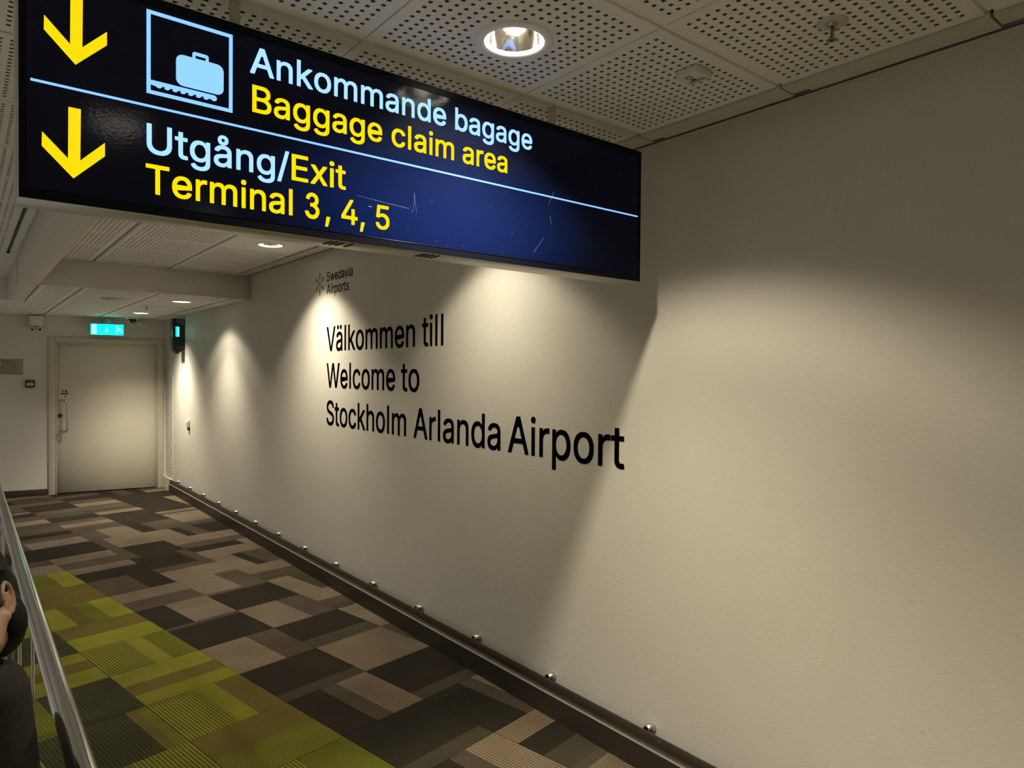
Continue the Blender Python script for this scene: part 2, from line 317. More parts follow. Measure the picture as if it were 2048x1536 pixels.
def carpet_mat():
    m, nt, b = new_mat('ribbed carpet tiles')
    ca = nt.nodes.new('ShaderNodeVertexColor'); ca.layer_name = 'yarn'
    uv = nt.nodes.new('ShaderNodeUVMap'); uv.uv_map = 'ribs'
    sx = nt.nodes.new('ShaderNodeSeparateXYZ'); nt.links.new(uv.outputs['UV'], sx.inputs[0])
    fr = nt.nodes.new('ShaderNodeMath'); fr.operation = 'MULTIPLY'; fr.inputs[1].default_value = 30.0
    nt.links.new(sx.outputs['X'], fr.inputs[0])
    f2 = nt.nodes.new('ShaderNodeMath'); f2.operation = 'FRACT'; nt.links.new(fr.outputs[0], f2.inputs[0])
    # rib profile: 0 in the groove, 1 on the rib
    t = nt.nodes.new('ShaderNodeMath'); t.operation = 'PINGPONG'; t.inputs[1].default_value = 0.5
    nt.links.new(f2.outputs[0], t.inputs[0])
    rib = nt.nodes.new('ShaderNodeMapRange'); rib.interpolation_type = 'SMOOTHSTEP'
    rib.inputs[1].default_value = 0.08; rib.inputs[2].default_value = 0.24; rib.inputs[3].default_value = 0.0; rib.inputs[4].default_value = 1.0
    nt.links.new(t.outputs[0], rib.inputs[0])
    inv = nt.nodes.new('ShaderNodeMath'); inv.operation = 'SUBTRACT'; inv.inputs[0].default_value = 1.0
    nt.links.new(rib.outputs[0], inv.inputs[1])
    k = nt.nodes.new('ShaderNodeMath'); k.operation = 'MULTIPLY'
    nt.links.new(inv.outputs[0], k.inputs[0]); nt.links.new(ca.outputs['Alpha'], k.inputs[1])
    mx = nt.nodes.new('ShaderNodeMix'); mx.data_type = 'RGBA'; mx.inputs[7].default_value = (0.022, 0.019, 0.012, 1)
    nt.links.new(k.outputs[0], mx.inputs[0]); nt.links.new(ca.outputs['Color'], mx.inputs[6])
    tc = nt.nodes.new('ShaderNodeTexCoord')
    n = nt.nodes.new('ShaderNodeTexNoise'); n.inputs['Scale'].default_value = 160; n.inputs['Detail'].default_value = 3
    nt.links.new(tc.outputs['Object'], n.inputs['Vector'])
    n2 = nt.nodes.new('ShaderNodeTexNoise'); n2.inputs['Scale'].default_value = 2.2; n2.inputs['Detail'].default_value = 4
    nt.links.new(tc.outputs['Object'], n2.inputs['Vector'])
    ad = nt.nodes.new('ShaderNodeMath'); ad.operation = 'ADD'; nt.links.new(n.outputs['Fac'], ad.inputs[0]); nt.links.new(n2.outputs['Fac'], ad.inputs[1])
    mr = nt.nodes.new('ShaderNodeMapRange'); mr.inputs[1].default_value = 0.6; mr.inputs[2].default_value = 1.4; mr.inputs[3].default_value = 0.62; mr.inputs[4].default_value = 1.38
    nt.links.new(ad.outputs[0], mr.inputs[0])
    ml = nt.nodes.new('ShaderNodeMix'); ml.data_type = 'RGBA'; ml.blend_type = 'MULTIPLY'; ml.inputs[0].default_value = 1.0
    nt.links.new(mx.outputs[2], ml.inputs[6]); nt.links.new(mr.outputs[0], ml.inputs[7])
    nt.links.new(ml.outputs[2], b.inputs['Base Color'])
    b.inputs['Roughness'].default_value = 0.95
    b.inputs['Specular IOR Level'].default_value = 0.12
    h = nt.nodes.new('ShaderNodeMath'); h.operation = 'MULTIPLY_ADD'; h.inputs[1].default_value = 0.35
    nt.links.new(n.outputs['Fac'], h.inputs[0]); nt.links.new(rib.outputs[0], h.inputs[2])
    bp = nt.nodes.new('ShaderNodeBump'); bp.inputs['Strength'].default_value = 0.5; bp.inputs['Distance'].default_value = 0.003
    nt.links.new(h.outputs[0], bp.inputs['Height']); nt.links.new(bp.outputs['Normal'], b.inputs['Normal'])
    return m


M = {}
M['wall'] = wall_paint()
M['carpet'] = carpet_mat()
M['tile'] = mat('perforated plaster tile', (0.84, 0.825, 0.79), 0.75, bump=0.15, bscale=250, var=0.04, vscale=4)
M['tile_plain'] = mat('plain plaster', (0.70, 0.665, 0.61), 0.7, var=0.05, vscale=2)
M['felt'] = mat('dark felt behind holes', (0.16, 0.145, 0.11), 0.95)
M['void'] = mat('black gap', (0.012, 0.011, 0.009), 0.9)
M['white_trim'] = mat('white trim', (0.62, 0.60, 0.54), 0.5, var=0.05, vscale=6)
M['steel_dark'] = mat('brushed dark steel', (0.050, 0.041, 0.031), 0.5, 0.35, bump=0.05, bscale=500, var=0.12, vscale=3)
M['steel_edge'] = mat('bright steel edge', (0.78, 0.72, 0.60), 0.32, 0.8)
M['chrome'] = mat('chrome', (0.55, 0.53, 0.50), 0.25, 1.0)
M['stainless'] = mat('satin stainless steel', (0.74, 0.73, 0.74), 0.13, 1.0)
M['alu'] = mat('anodised aluminium', (0.60, 0.58, 0.55), 0.38, 0.75)
M['white_plastic'] = mat('white plastic', (0.72, 0.71, 0.68), 0.4)
M['grey_plastic'] = mat('grey plastic', (0.33, 0.33, 0.32), 0.45)
M['cream'] = mat('cream plastic', (0.76, 0.73, 0.62), 0.45)
M['black_plastic'] = mat('black plastic', (0.012, 0.012, 0.013), 0.25)
M['black_gloss'] = mat('black gloss', (0.02, 0.02, 0.022), 0.08)
M['green_plastic'] = mat('dark green plastic', (0.008, 0.04, 0.022), 0.35)
M['red'] = mat('red print', (0.28, 0.01, 0.01), 0.5)
M['print'] = mat('dark print', (0.03, 0.028, 0.025), 0.5)
M['ink'] = mat('navy vinyl', (0.004, 0.004, 0.011), 0.6, spec=0.2)
M['green_vinyl'] = mat('green vinyl', (0.20, 0.26, 0.03), 0.5)
M['door'] = mat('cream door paint', (0.74, 0.69, 0.59), 0.45, var=0.03, vscale=5)
M['doorframe'] = mat('cream frame paint', (0.56, 0.52, 0.43), 0.4, var=0.05, vscale=8)
M['skirting'] = mat('dark skirting', (0.035, 0.03, 0.026), 0.5)
M['reflector'] = mat('lamp reflector', (0.93, 0.90, 0.83), 0.10, 1.0, bump=0.12, bscale=60)
M['lamp_warm'] = mat('warm lamp glass', (0.9, 0.9, 0.9), 0.3, emit=(1.0, 0.86, 0.64), estr=14.0)
M['lamp_cool'] = mat('cool lamp glass', (0.9, 0.9, 0.9), 0.3, emit=(0.86, 0.92, 1.0), estr=14.0)
M['glint_ring'] = mat('painted reflector glint', (0.9, 0.9, 0.9), 0.3, emit=(1.0, 0.93, 0.78), estr=12.0)
M['rim'] = mat('white lamp rim', (0.88, 0.88, 0.87), 0.35)
M['sign_blue'] = mat('lit pale blue film', (0.03, 0.05, 0.07), 0.2, emit=(0.31, 0.69, 1.9), estr=1.0)
M['sign_white'] = mat('lit white film', (0.05, 0.06, 0.07), 0.2, emit=(0.41, 0.77, 1.9), estr=1.0)
M['sign_yellow'] = mat('lit yellow film', (0.07, 0.05, 0.0), 0.2, emit=(1.12, 0.75, 0.0), estr=1.0)
M['exit_green'] = mat('lit green film', (0.0, 0.05, 0.04), 0.3, emit=(0.0, 0.80, 0.66), estr=5.0)
M['exit_white'] = mat('lit white pictogram', (0.1, 0.1, 0.1), 0.3, emit=(0.45, 1.0, 0.92), estr=1.0)
M['scratch'] = mat('scratch', (0.16, 0.17, 0.22), 0.5)


def sign_navy():
    m, nt, b = new_mat('glowing navy panel')
    b.inputs['Base Color'].default_value = (0.002, 0.003, 0.010, 1)
    b.inputs['Roughness'].default_value = 0.12
    b.inputs['Specular IOR Level'].default_value = 0.27
    tc = nt.nodes.new('ShaderNodeTexCoord')
    # blue emission, strongest low in the middle and fading outwards
    mp = nt.nodes.new('ShaderNodeMapping'); mp.vector_type = 'POINT'
    mp.inputs['Location'].default_value = (1.07 * 1.45, 0, -2.17 * 3.3); mp.inputs['Scale'].default_value = (1.45, 0, 3.3)
    mp.inputs['Rotation'].default_value = (0, 0, 0)
    nt.links.new(tc.outputs['Object'], mp.inputs['Vector'])
    g = nt.nodes.new('ShaderNodeTexGradient'); g.gradient_type = 'SPHERICAL'
    nt.links.new(mp.outputs['Vector'], g.inputs['Vector'])
    r = nt.nodes.new('ShaderNodeMapRange'); r.interpolation_type = 'SMOOTHSTEP'
    r.inputs[1].default_value = 0.0; r.inputs[2].default_value = 0.95; r.inputs[3].default_value = 0.02; r.inputs[4].default_value = 1.0
    nt.links.new(g.outputs['Fac'], r.inputs[0])
    b.inputs['Emission Color'].default_value = (0.002, 0.018, 0.125, 1)
    nt.links.new(r.outputs[0], b.inputs['Emission Strength'])
    n = nt.nodes.new('ShaderNodeTexNoise'); n.inputs['Scale'].default_value = 130; n.inputs['Detail'].default_value = 2
    nt.links.new(tc.outputs['Object'], n.inputs['Vector'])
    bp = nt.nodes.new('ShaderNodeBump'); bp.inputs['Strength'].default_value = 0.10; bp.inputs['Distance'].default_value = 0.0015
    nt.links.new(n.outputs['Fac'], bp.inputs['Height']); nt.links.new(bp.outputs['Normal'], b.inputs['Normal'])
    return m


M['sign_navy'] = sign_navy()
M['sign_frame'] = mat('black sign frame', (0.004, 0.005, 0.011), 0.35, spec=0.12)

# ------------------------------------------------------------------ carpet floor
TILE = 0.49
TO = Vector((-1.537, 6.295)); TA = math.radians(349.8067)
E1 = Vector((math.sin(TA), math.cos(TA))); E2 = Vector((math.cos(TA), -math.sin(TA)))
YARN = dict(D=(.021, .0165, .0115), M=(.068, .051, .037), L=(.150, .116, .082), T=(.180, .133, .088), O=(.047, .041, .025), K=(.020, .017, .0115),
            G=(.180, .176, .018), g=(.110, .115, .012), o=(.115, .088, .018), B=(.042, .042, .014), X=(.160, .156, .017))
RIB = dict(D=.35, M=.30, L=.22, T=.66, O=.12, K=.75, G=.28, g=.3, o=.32, B=.85, X=.85)
# (column, row): direction and bands; H bands run across the corridor listed far to near, V bands run along it listed left to right
TILES = {
 (0, 9): 'H D5 M5', (0, 8): 'H M5 O3 L2', (0, 7): 'H D5 M5', (0, 6): 'H L5 O5', (0, 5): 'H M6 D4', (0, 4): 'H M4 L6', (0, 3): 'H D10',
 (0, 2): 'H L5 M5', (0, 1): 'H L4 D6', (0, 0): 'V M6 D4', (0, -1): 'H L5 M5', (0, -2): 'V D4 L6', (0, -3): 'H M1 D9', (0, -4): 'V T6 M4',
 (0, -5): 'H D8 O2', (0, -6): 'V D4 M2 T4', (0, -7): 'H K6 D2 O2', (0, -8): 'V D4 M2 T4', (0, -9): 'H D6 M4',
 (1, 9): 'H O6 M4', (1, 8): 'H D10', (1, 7): 'H M5 O5', (1, 6): 'H D6 M4', (1, 5): 'H L4 M6', (1, 4): 'V M4 L6', (1, 3): 'V M2 L8',
 (1, 2): 'V M2 D8', (1, 1): 'V D8 M2', (1, 0): 'H M3 L7', (1, -1): 'V L6 M4', (1, -2): 'H M1 D9', (1, -3): 'V L6 M4', (1, -4): 'H D7 O3',
 (1, -5): 'V T5 L5', (1, -6): 'H K4 D4 O2', (1, -7): 'V K5 M2 L3', (1, -8): 'H T3 K3 O3 M1', (1, -9): 'V T5 M5',
 (2, 10): 'H D10', (2, 9): 'H M4 D6', (2, 8): 'H M5 L5', (2, 7): 'H M6 O4', (2, 6): 'H L4 D6', (2, 5): 'V D10', (2, 4): 'V D3 M7', (2, 3): 'V L5 D2 M3',
 (2, 2): 'H L6 M4', (2, 1): 'H D4 L6', (2, 0): 'V L4 D2 M4', (2, -1): 'H L5 M3 O2', (2, -2): 'V L4 O6', (2, -3): 'H L5 M3 O2', (2, -4): 'H L10',
 (3, 8): 'H D10', (3, 7): 'H D10', (3, 6): 'H D10', (3, 5): 'H L3 D1 L6', (3, 4): 'H L6 M4', (3, 3): 'V D9 M1', (3, 2): 'H L6 M4', (3, 1): 'V L10', (3, 0): 'H L5 O5',
 (-1, 5): 'H M5 L5', (-1, 4): 'H M10', (-1, 3): 'H D10', (-1, 2): 'H M4 L6', (-1, 1): 'V G3 g3 o1 G3', (-1, 0): 'H o10', (-1, -1): 'V G3 o2 g2 G3',
 (-1, -2): 'H o5 G5', (-1, -3): 'V X5 G2 g3', (-1, -4): 'H G4 o3 G3', (-1, -5): 'V X5 G2 o3', (-1, -6): 'H o5 g1 X4', (-1, -7): 'V X5 g5', (-1, -8): 'H o5 G5',
 (-2, 1): 'V g5 G5', (-2, 0): 'H G5 o5', (-2, -1): 'V o4 G6', (-2, -2): 'V g3 B7', (-2, -3): 'H G3 o3 G4', (-2, -4): 'V g3 B7', (-2, -5): 'V B8 o1 g1', (-2, -6): 'V g5 X5',
 (-3, -3): 'H G4 o2 g4', (-3, -4): 'H G2 o2 G4 g2', (-3, -5): 'V X10', (-3, -6): 'V B10',
}
fl = MB(); ycol = []; ruv = []
for j in range(-9, 6):
    for i in range(-24, 14):
        c = TO + E1 * (TILE * (i - 0.5)) + E2 * (TILE * (j + 0.5))
        if not (-5.1 < c.x < 0.5 and -3.1 < c.y < 12.6): continue
        spec = TILES.get((j, i))
        if spec is None:
            rng = random.Random(j * 131 + i * 17)
            pal = 'GogBX' if (j < 0 and i < 2) else 'DMLOT'
            spec = ('H ' if (i + j) % 2 else 'V ') + ' '.join(rng.choice(pal) + str(rng.randint(2, 5)) for _ in range(3))
        d, *bands = spec.split()
        tot = sum(int(b[1:]) for b in bands); t0 = 0.0
        for b in bands:
            t1 = t0 + int(b[1:]) / tot
            if d == 'H': cor = [(-.5, .5 - t1), (.5, .5 - t1), (.5, .5 - t0), (-.5, .5 - t0)]; us = [t1, t1, t0, t0]; vv = [0, 1, 1, 0]
            else: cor = [(t0 - .5, -.5), (t1 - .5, -.5), (t1 - .5, .5), (t0 - .5, .5)]; us = [t0, t1, t1, t0]; vv = [0, 0, 1, 1]
            g = 0.498
            pts = []
            for (a, e) in cor:
                p = c + E2 * (a * TILE * 2 * g) + E1 * (e * TILE * 2 * g)
                pts.append((p.x, p.y, 0.0))
            fl.quad(*pts)
            jit = 0.92 + 0.16 * random.Random(i * 7 + j * 3 + len(ycol)).random()
            ycol += [(*[q * jit for q in YARN[b[0]]], RIB[b[0]])] * 4
            ruv += [(u, v) for u, v in zip(us, vv)]
            t0 = t1
fl.quad((-5.3, -3.3, -0.004), (0.6, -3.3, -0.004), (0.6, 12.8, -0.004), (-5.3, 12.8, -0.004))
ycol += [(0.03, 0.026, 0.02, 0)] * 4; ruv += [(0, 0)] * 4
floor = struct(fl.build('floor', M['carpet']))
at = floor.data.color_attributes.new('yarn', 'FLOAT_COLOR', 'CORNER')
at.data.foreach_set('color', [x for c in ycol for x in c])
uvl = floor.data.uv_layers.new(name='ribs')
uvl.data.foreach_set('uv', [x for c in ruv for x in c])

# ------------------------------------------------------------------ walls
w = MB(); w.box((0, -3.0, -0.05), (0.12, 11.2, 3.0)); wall_right = struct(w.build('wall_right', M['wall']))
pale = MB(); pale.box((-4.6, -3.0, 0.0005), (-2.75, 12.6, 0.004))
struct(pale.build('floor_bounce', mat('pale bounce floor', (0.55, 0.53, 0.50), 0.5, var=0.06, vscale=5)))  # pale sheet added over the unseen aisle floor to bounce light
w = MB(); w.box((-4.72, -3.0, -0.05), (-4.6, 12.6, 3.0)); struct(w.build('wall_left', M['wall']))
w = MB(); w.box((-4.72, -3.12, -0.05), (0.12, -3.0, 3.0)); struct(w.build('wall_front', M['wall']))
# the door wall stands askew to the corridor
DW = Matrix.Translation((0, 10.82, 0)) @ Matrix.Rotation(math.atan2(-.304, 1.9), 4, 'Z') @ Matrix.Diagonal((0.972, 1, 1, 1))     # local x along the wall, -y towards the corridor
w = MB()
w.box((-4.95, 0, -0.05), (-1.40, 0.12, 3.0)); w.box((-0.09, 0, -0.05), (0.1, 0.12, 3.0)); w.box((-1.40, 0, 2.085), (-0.09, 0.12, 3.0))
wall_back = struct(w.build('wall_back', M['wall'])); wall_back.matrix_world = DW
w = MB(); w.bbox((-4.9, -0.014, 0), (-1.46, -0.0005, 0.088), 0.003); b_ = struct(w.build('baseboard_back', M['skirting'])); b_.matrix_world = DW

# ------------------------------------------------------------------ kick plate along the right wall
Y0, Y1 = -2.9, 10.38
bb = MB()
bb.prism([(-0.062, 0), (-0.062, 0.1105), (-0.046, 0.1105), (-0.046, 0.02), (-0.001, 0.02), (-0.001, 0)], 'y', Y0, Y1, 0)
bb.prism([(-0.0625, 0.1105), (-0.0605, 0.1143), (-0.046, 0.1143), (-0.046, 0.1105)], 'y', Y0, Y1, 1)
baseboard = struct(bb.build('baseboard_right', [M['steel_dark'], M['steel_edge']]))
kp = MB(); kp.bbox((-0.052, Y0, 0.1145), (-0.046, Y1, 0.178), 0.0015, 1); kick = kp.build('kick_plate', M['steel_dark'], baseboard)
STUDY = [1.878 + 0.6285 * k for k in range(14)]
for k, y in enumerate([0.62, 1.25] + STUDY):
    s = MB(); s.tube([(-0.0525, y - 0.075, 0.158), (-0.0545, y - 0.075, 0.158)], 0.0042, 12)
    s.build('screw', M['chrome'], kick)
for k, y in enumerate([1.25] + STUDY):
    if k == 0: continue
    s = MB(); zc = 0.176; R, r = 0.0175, 0.0125; seg = 24
    n = len(s.v)
    for x, q in ((-0.0455, R), (0.0, R), (-0.0455, r), (-0.02, r)):
        s.v += [(x, y + q * math.cos(2 * math.pi * t / seg), zc + q * math.sin(2 * math.pi * t / seg)) for t in range(seg)]
    for t in range(seg):
        u = (t + 1) % seg
        s.face((n + t, n + u, n + seg + u, n + seg + t), 0, True)
        s.face((n + 2 * seg + t, n + 2 * seg + u, n + u, n + t), 0, False)
        s.face((n + 3 * seg + t, n + 3 * seg + u, n + 2 * seg + u, n + 2 * seg + t), 1, True)
    s.face([n + 3 * seg + t for t in range(seg)], 1)
    o = s.build('wall_spacer', [M['chrome'], M['void']])
    nm = 'nearest end' if k < 8 else 'door end'
    pos = ORD[k - 1] if k < 8 else ORD[14 - k]
    tag(o, 'small chrome tube spacer above the steel kick plate, %s from the %s' % (pos, 'camera end' if k < 8 else 'door end'), 'spacer', 'chrome spacers along the kick plate')

# ------------------------------------------------------------------ ceilings
LAMPS = [(-1.035, 1.575, ZC), (-0.45, 2.95, ZC), (-0.447, 5.28, ZC), (-0.488, 7.84, ZL), (-0.519, 9.76, ZL), (-1.82, 0.57, ZC), (-1.07, -0.95, ZC),
         (-3.5, 0.4, ZC), (-3.5, 3.6, ZC), (-3.5, 6.8, ZC), (-3.3, 10.0, ZL)]


def perf_tile(mb, x0, x1, y0, y1, z, plain=False, pitch=0.031, hole=0.0058, rec=0.012, depth=0.007):
    lamps = [(a, b) for a, b, c in LAMPS if abs(c - z) < 0.01 and x0 - 0.01 < a < x1 + 0.01 and y0 - .01 < b < y1 + .01]

    def edges(a, b):
        n = int((b - a - 0.05) / pitch)
        m = ((b - a) - (n - 1) * pitch) / 2
        e = [a]
        for i in range(n):
            h = a + m + i * pitch
            e += [h - hole, h + hole]
        return e + [b]
    if plain and not lamps:
        mb.quad((x0, y1, z), (x1, y1, z), (x1, y0, z), (x0, y0, z))
    else:
        xs, ys = edges(x0, x1), edges(y0, y1)
        n0 = len(mb.v); nx = len(xs)
        mb.v += [(x, y, z) for y in ys for x in xs]
        for b in range(len(ys) - 1):
            for a in range(nx - 1):
                cx, cy = (xs[a] + xs[a + 1]) / 2, (ys[b] + ys[b + 1]) / 2
                dl = min([math.hypot(cx - q[0], cy - q[1]) for q in lamps] or [9])
                if dl < 0.097: continue
                p = n0 + b * nx + a
                if a % 2 and b % 2 and not plain and dl > 0.125:
                    n = len(mb.v)
                    mb.v += [(xs[a], ys[b], z + depth), (xs[a + 1], ys[b], z + depth), (xs[a + 1], ys[b + 1], z + depth), (xs[a], ys[b + 1], z + depth)]
                    q = (p, p + 1, p + nx + 1, p + nx)
                    for t in range(4):
                        u = (t + 1) % 4
                        mb.face((q[t], q[u], n + u, n + t), 1)
                    mb.face((n, n + 3, n + 2, n + 1), 1)
                else:
                    mb.face((p, p + nx, p + nx + 1, p + 1), 0)
    for (a, b) in (((x0, y0), (x1, y0)), ((x1, y0), (x1, y1)), ((x1, y1), (x0, y1)), ((x0, y1), (x0, y0))):
        mb.quad((*a, z), (*b, z), (*b, z + rec), (*a, z + rec), 0)


def backing(mb, cx0, cx1, cy0, cy1, x0, x1, y0, y1, z, mi):
    mb.quad((cx0, cy1, z), (x0, cy1, z), (x0, cy0, z), (cx0, cy0, z), mi)
    mb.quad((x1, cy1, z), (cx1, cy1, z), (cx1, cy0, z), (x1, cy0, z), mi)
    mb.quad((x0, cy1, z), (x1, cy1, z), (x1, y1, z), (x0, y1, z), mi)
    mb.quad((x0, y0, z), (x1, y0, z), (x1, cy0, z), (x0, cy0, z), mi)


cl = MB()
XG = [-0.15, -0.765, -1.38, -1.995, -2.61, -3.225, -3.84, -4.6]
YG = [-3.0, -2.46, -1.84, -1.22, -0.6, 0.02, 0.64, 1.245, 1.862, 2.482, 3.102, 3.722, 4.342, 4.962, 5.582, 6.202, 6.822, YBEAM]
for a in range(len(XG) - 1):
    for b in range(len(YG) - 1):
        x1, x0, y0, y1 = XG[a], XG[a + 1], YG[b], YG[b + 1]
        near = y1 < 2.6
        gx, gy, rec = (0.003, 0.012, 0.009) if near else (0.013, 0.003, 0.022)
        plain = (x0 < -3.3) or (y1 < -0.5) or (not near and a == 0 and abs(y0 - 4.962) < .01)
        perf_tile(cl, x0 + gx, x1 - gx, y0 + gy, y1 - gy, ZC, plain, rec=rec)
        backing(cl, x0, x1, y0, y1, x0 + gx, x1 - gx, y0 + gy, y1 - gy, ZC + rec, 0 if near else 1)
# lower ceiling by the door
XL = [-0.17, -0.83, -1.45, -2.07, -2.69, -3.31, -4.6]
YL = [YBEAM + 0.001, 7.75, 8.37, 8.99, 9.61, 10.23, 10.85, 11.47, 12.6]
for a in range(len(XL) - 1):
    for b in range(len(YL) - 1):
        x1, x0, y0, y1 = XL[a], XL[a + 1], YL[b], YL[b + 1]
        if x0 < -1.78 and y0 < 8.9:
            if x1 < -1.78: continue
            x0 = -1.775
        gx, gy = 0.014, 0.003
        perf_tile(cl, x0 + gx, x1 - gx, y0 + gy, y1 - gy, ZL, x1 < -2.5, rec=0.02)
        backing(cl, x0, x1, y0, y1, x0 + gx, x1 - gx, y0 + gy, y1 - gy, ZL + 0.02, 1)
# plain edge strip of the lower ceiling, and of the upper ceiling beyond the sign
cl.quad((-0.165, 12.6, ZL), (-0.004, 12.6, ZL), (-0.004, YBEAM, ZL), (-0.165, YBEAM, ZL), 0)
cl.quad((-0.152, YBEAM, ZC + 0.03), (0, YBEAM, ZC + 0.03), (0, -3, ZC + 0.03), (-0.152, -3, ZC + 0.03), 2)
# upper ceiling carried on to the left of the bulkhead, closing face above the lower ceiling
cl.quad((-4.6, 9.0, ZC), (-1.93, 9.0, ZC), (-1.93, YBEAM, ZC), (-4.6, YBEAM, ZC), 0)
cl.quad((-4.6, 8.99, ZL), (-1.93, 8.99, ZL), (-1.93, 8.99, ZC), (-4.6, 8.99, ZC), 0)
ceiling = struct(cl.build('ceiling', [M['tile'], M['felt'], M['void']]))

# plates and wall angle where the upper ceiling meets the right wall
tr = MB()
for b in range(len(YG) - 1):
    y0, y1 = YG[b] + 0.004, YG[b + 1] - 0.004
    tr.prism([(-0.146, y0), (-0.052, y0), (-0.052, y1 - 0.055), (-0.072, y1 - 0.055), (-0.072, y1), (-0.146, y1)], 'z', ZC - 0.007, ZC + 0.012)
tr.box((-0.0255, -3, ZC - 0.005), (-0.001, YBEAM, ZC - 0.003))
struct(tr.build('trim_1', M['white_trim']))

# cross beam and bulkhead
bm_ = MB(); bm_.bbox((-1.93, YBEAM - 0.002, ZL - 0.0005), (-0.002, YBEAM + 0.06, ZC + 0.02), 0.003, 1)
struct(bm_.build('beam_cross', M['tile_plain']))
bm_ = MB(); bm_.bbox((-1.93, 2.62, ZL), (-1.78, 8.99, ZC + 0.02), 0.003, 1)
struct(bm_.build('beam_bulkhead', M['tile_plain']))
# ------------------------------------------------------------------ hanging direction sign
SY = 1.83                                  # front of the sign
SX0, SX1, SZ0, SZ1 = -2.2025, -0.174, 2.0555, 2.5735
SD = 0.112
sign = thing('hanging_sign', 'long navy lit sign with yellow arrows hanging from the ceiling by two poles', 'sign', ((SX0 + SX1) / 2, SY + SD / 2, SZ0))
h = MB(); h.bbox((SX0 - .003, SY + 0.004, SZ0 - 0.002), (SX1, SY + SD, SZ1), 0.003, 1)
for k, x in enumerate((-1.483, -1.468, -1.455, -1.434, -1.170, -1.150, -1.133, -1.112)):
    pass
housing = h.build('housing', M['alu'], sign, world=True)
sl = MB()
for x in (-1.483, -1.466, -1.448, -1.418, -1.176, -1.160, -1.142, -1.122):
    sl.box((x, SY + 0.012, SZ0 - 0.0035), (x + 0.009, SY + 0.07, SZ0 - 0.0018))
o = sl.build('vent_slots', M['void'], housing); o['label'] = 'dark slots in the underside'
fr = MB()
fr.box((SX0, SY - 0.002, SZ0), (SX1, SY + 0.006, SZ0 + 0.021)); fr.box((SX0, SY - 0.002, SZ1 - 0.021), (SX1, SY + 0.006, SZ1))
fr.box((SX0, SY - 0.002, SZ0 + 0.021), (SX0 + 0.014, SY + 0.006, SZ1 - 0.021)); fr.box((SX1 - 0.012, SY - 0.002, SZ0 + 0.021), (SX1, SY + 0.006, SZ1 - 0.021))
fr.build('sign_frame', M['sign_frame'], sign, world=True)
rl = MB(); rl.tube([(SX0 + .014, SY - 0.002, SZ0 + 0.0215), (SX1 - .012, SY - 0.002, SZ0 + 0.0215)], 0.0012, 8)
rl.build('retaining_strip', M['sign_frame'], sign, world=True)
pn = MB(); pn.box((SX0 + 0.014, SY, SZ0 + 0.021), (SX1 - 0.012, SY + 0.004, SZ1 - 0.021))
panel = pn.build('face_panel', M['sign_navy'], sign, world=True)
for x in (-1.735, -0.606):
    p = MB(); p.tube([(x, SY + 0.056, SZ1 - 0.004), (x, SY + 0.056, ZC + 0.02)], 0.0135, 24)
    p.lathe([(0.0136, 0), (0.016, 0), (0.016, 0.01), (0.0136, 0.012)], (x, SY + 0.056, SZ1 - 0.001), 24)
    p.build('hanger_pole', M['white_trim'], sign, world=True)


def sign_place(x0, z0, size, sx=1.0):
    return lambda x, y, d: (x0 + x * size * sx, SY - 0.0006 + d * 0.0008, z0 + y * size)


CAP = 0.0685
SZ = CAP / 0.5087
BOLD = 0.008


def sign_text(text, x0, x1, z, m, lab):
    g = GLYPHS[text[-1]]
    right = LAYOUT[text][-1] / 1000 + max(max(ring[0::2]) for q in g for ring in q) / 1000
    left = min(min(ring[0::2]) for q in GLYPHS[text[0]] for ring in q) / 1000
    s = (x1 - x0) / ((right - left) * SZ)
    o = lettering('lettering', text, m, panel, sign_place(x0 - left * SZ * s, z, SZ, s), BOLD)
    o['label'] = lab


sign_text('Ankommande bagage', -1.7115, -0.7485, 2.4602, M['sign_white'], 'top line of pale blue lettering')
sign_text('Baggage claim area', -1.7055, -0.858, 2.3607, M['sign_yellow'], 'second line, yellow lettering')
sign_text('Utgång/', -1.953, -1.6095, 2.2025, M['sign_white'], 'pale blue lettering before the slash')
sign_text('Exit', -1.600, -1.4445, 2.2025, M['sign_yellow'], 'yellow lettering after the slash')
sign_text('Terminal 3, 4, 5', -1.955, -1.3045, 2.1062, M['sign_yellow'], 'bottom line, yellow lettering')

ARROW = [(-2.1118, 2.2708), (-2.0880, 2.2708), (-2.0892, 2.1553), (-2.0408, 2.2055), (-2.0408, 2.1747), (-2.1023, 2.1126), (-2.1615, 2.1735), (-2.1608, 2.2049), (-2.1125, 2.1553)]
for dz, dx, lab in ((0, 0, 'lower yellow arrow'), (0.2558, 0.0042, 'upper yellow arrow')):
    a = MB(); a.prism([(x + dx, z + dz) for x, z in ARROW], 'y', SY - 0.001, SY - 0.0002)
    o = a.build('arrow', M['sign_yellow'], panel); o['label'] = lab
d = MB(); d.box((SX0 + 0.021, SY - 0.001, 2.3108), (-0.191, SY - 0.0002, 2.3163)); d.build('divider_line', M['sign_blue'], panel)

pic = MB(); ya, yb = SY - 0.001, SY - 0.0002
PX0, PX1, PZ0, PZ1, pt = -1.9545, -1.7565, 2.3435, 2.542, 0.0088
pic.box((PX0, ya, PZ0), (PX1, yb, PZ0 + pt)); pic.box((PX0, ya, PZ1 - pt), (PX1, yb, PZ1))
pic.box((PX0, ya, PZ0 + pt), (PX0 + pt, yb, PZ1 - pt)); pic.box((PX1 - pt, ya, PZ0 + pt), (PX1, yb, PZ1 - pt))
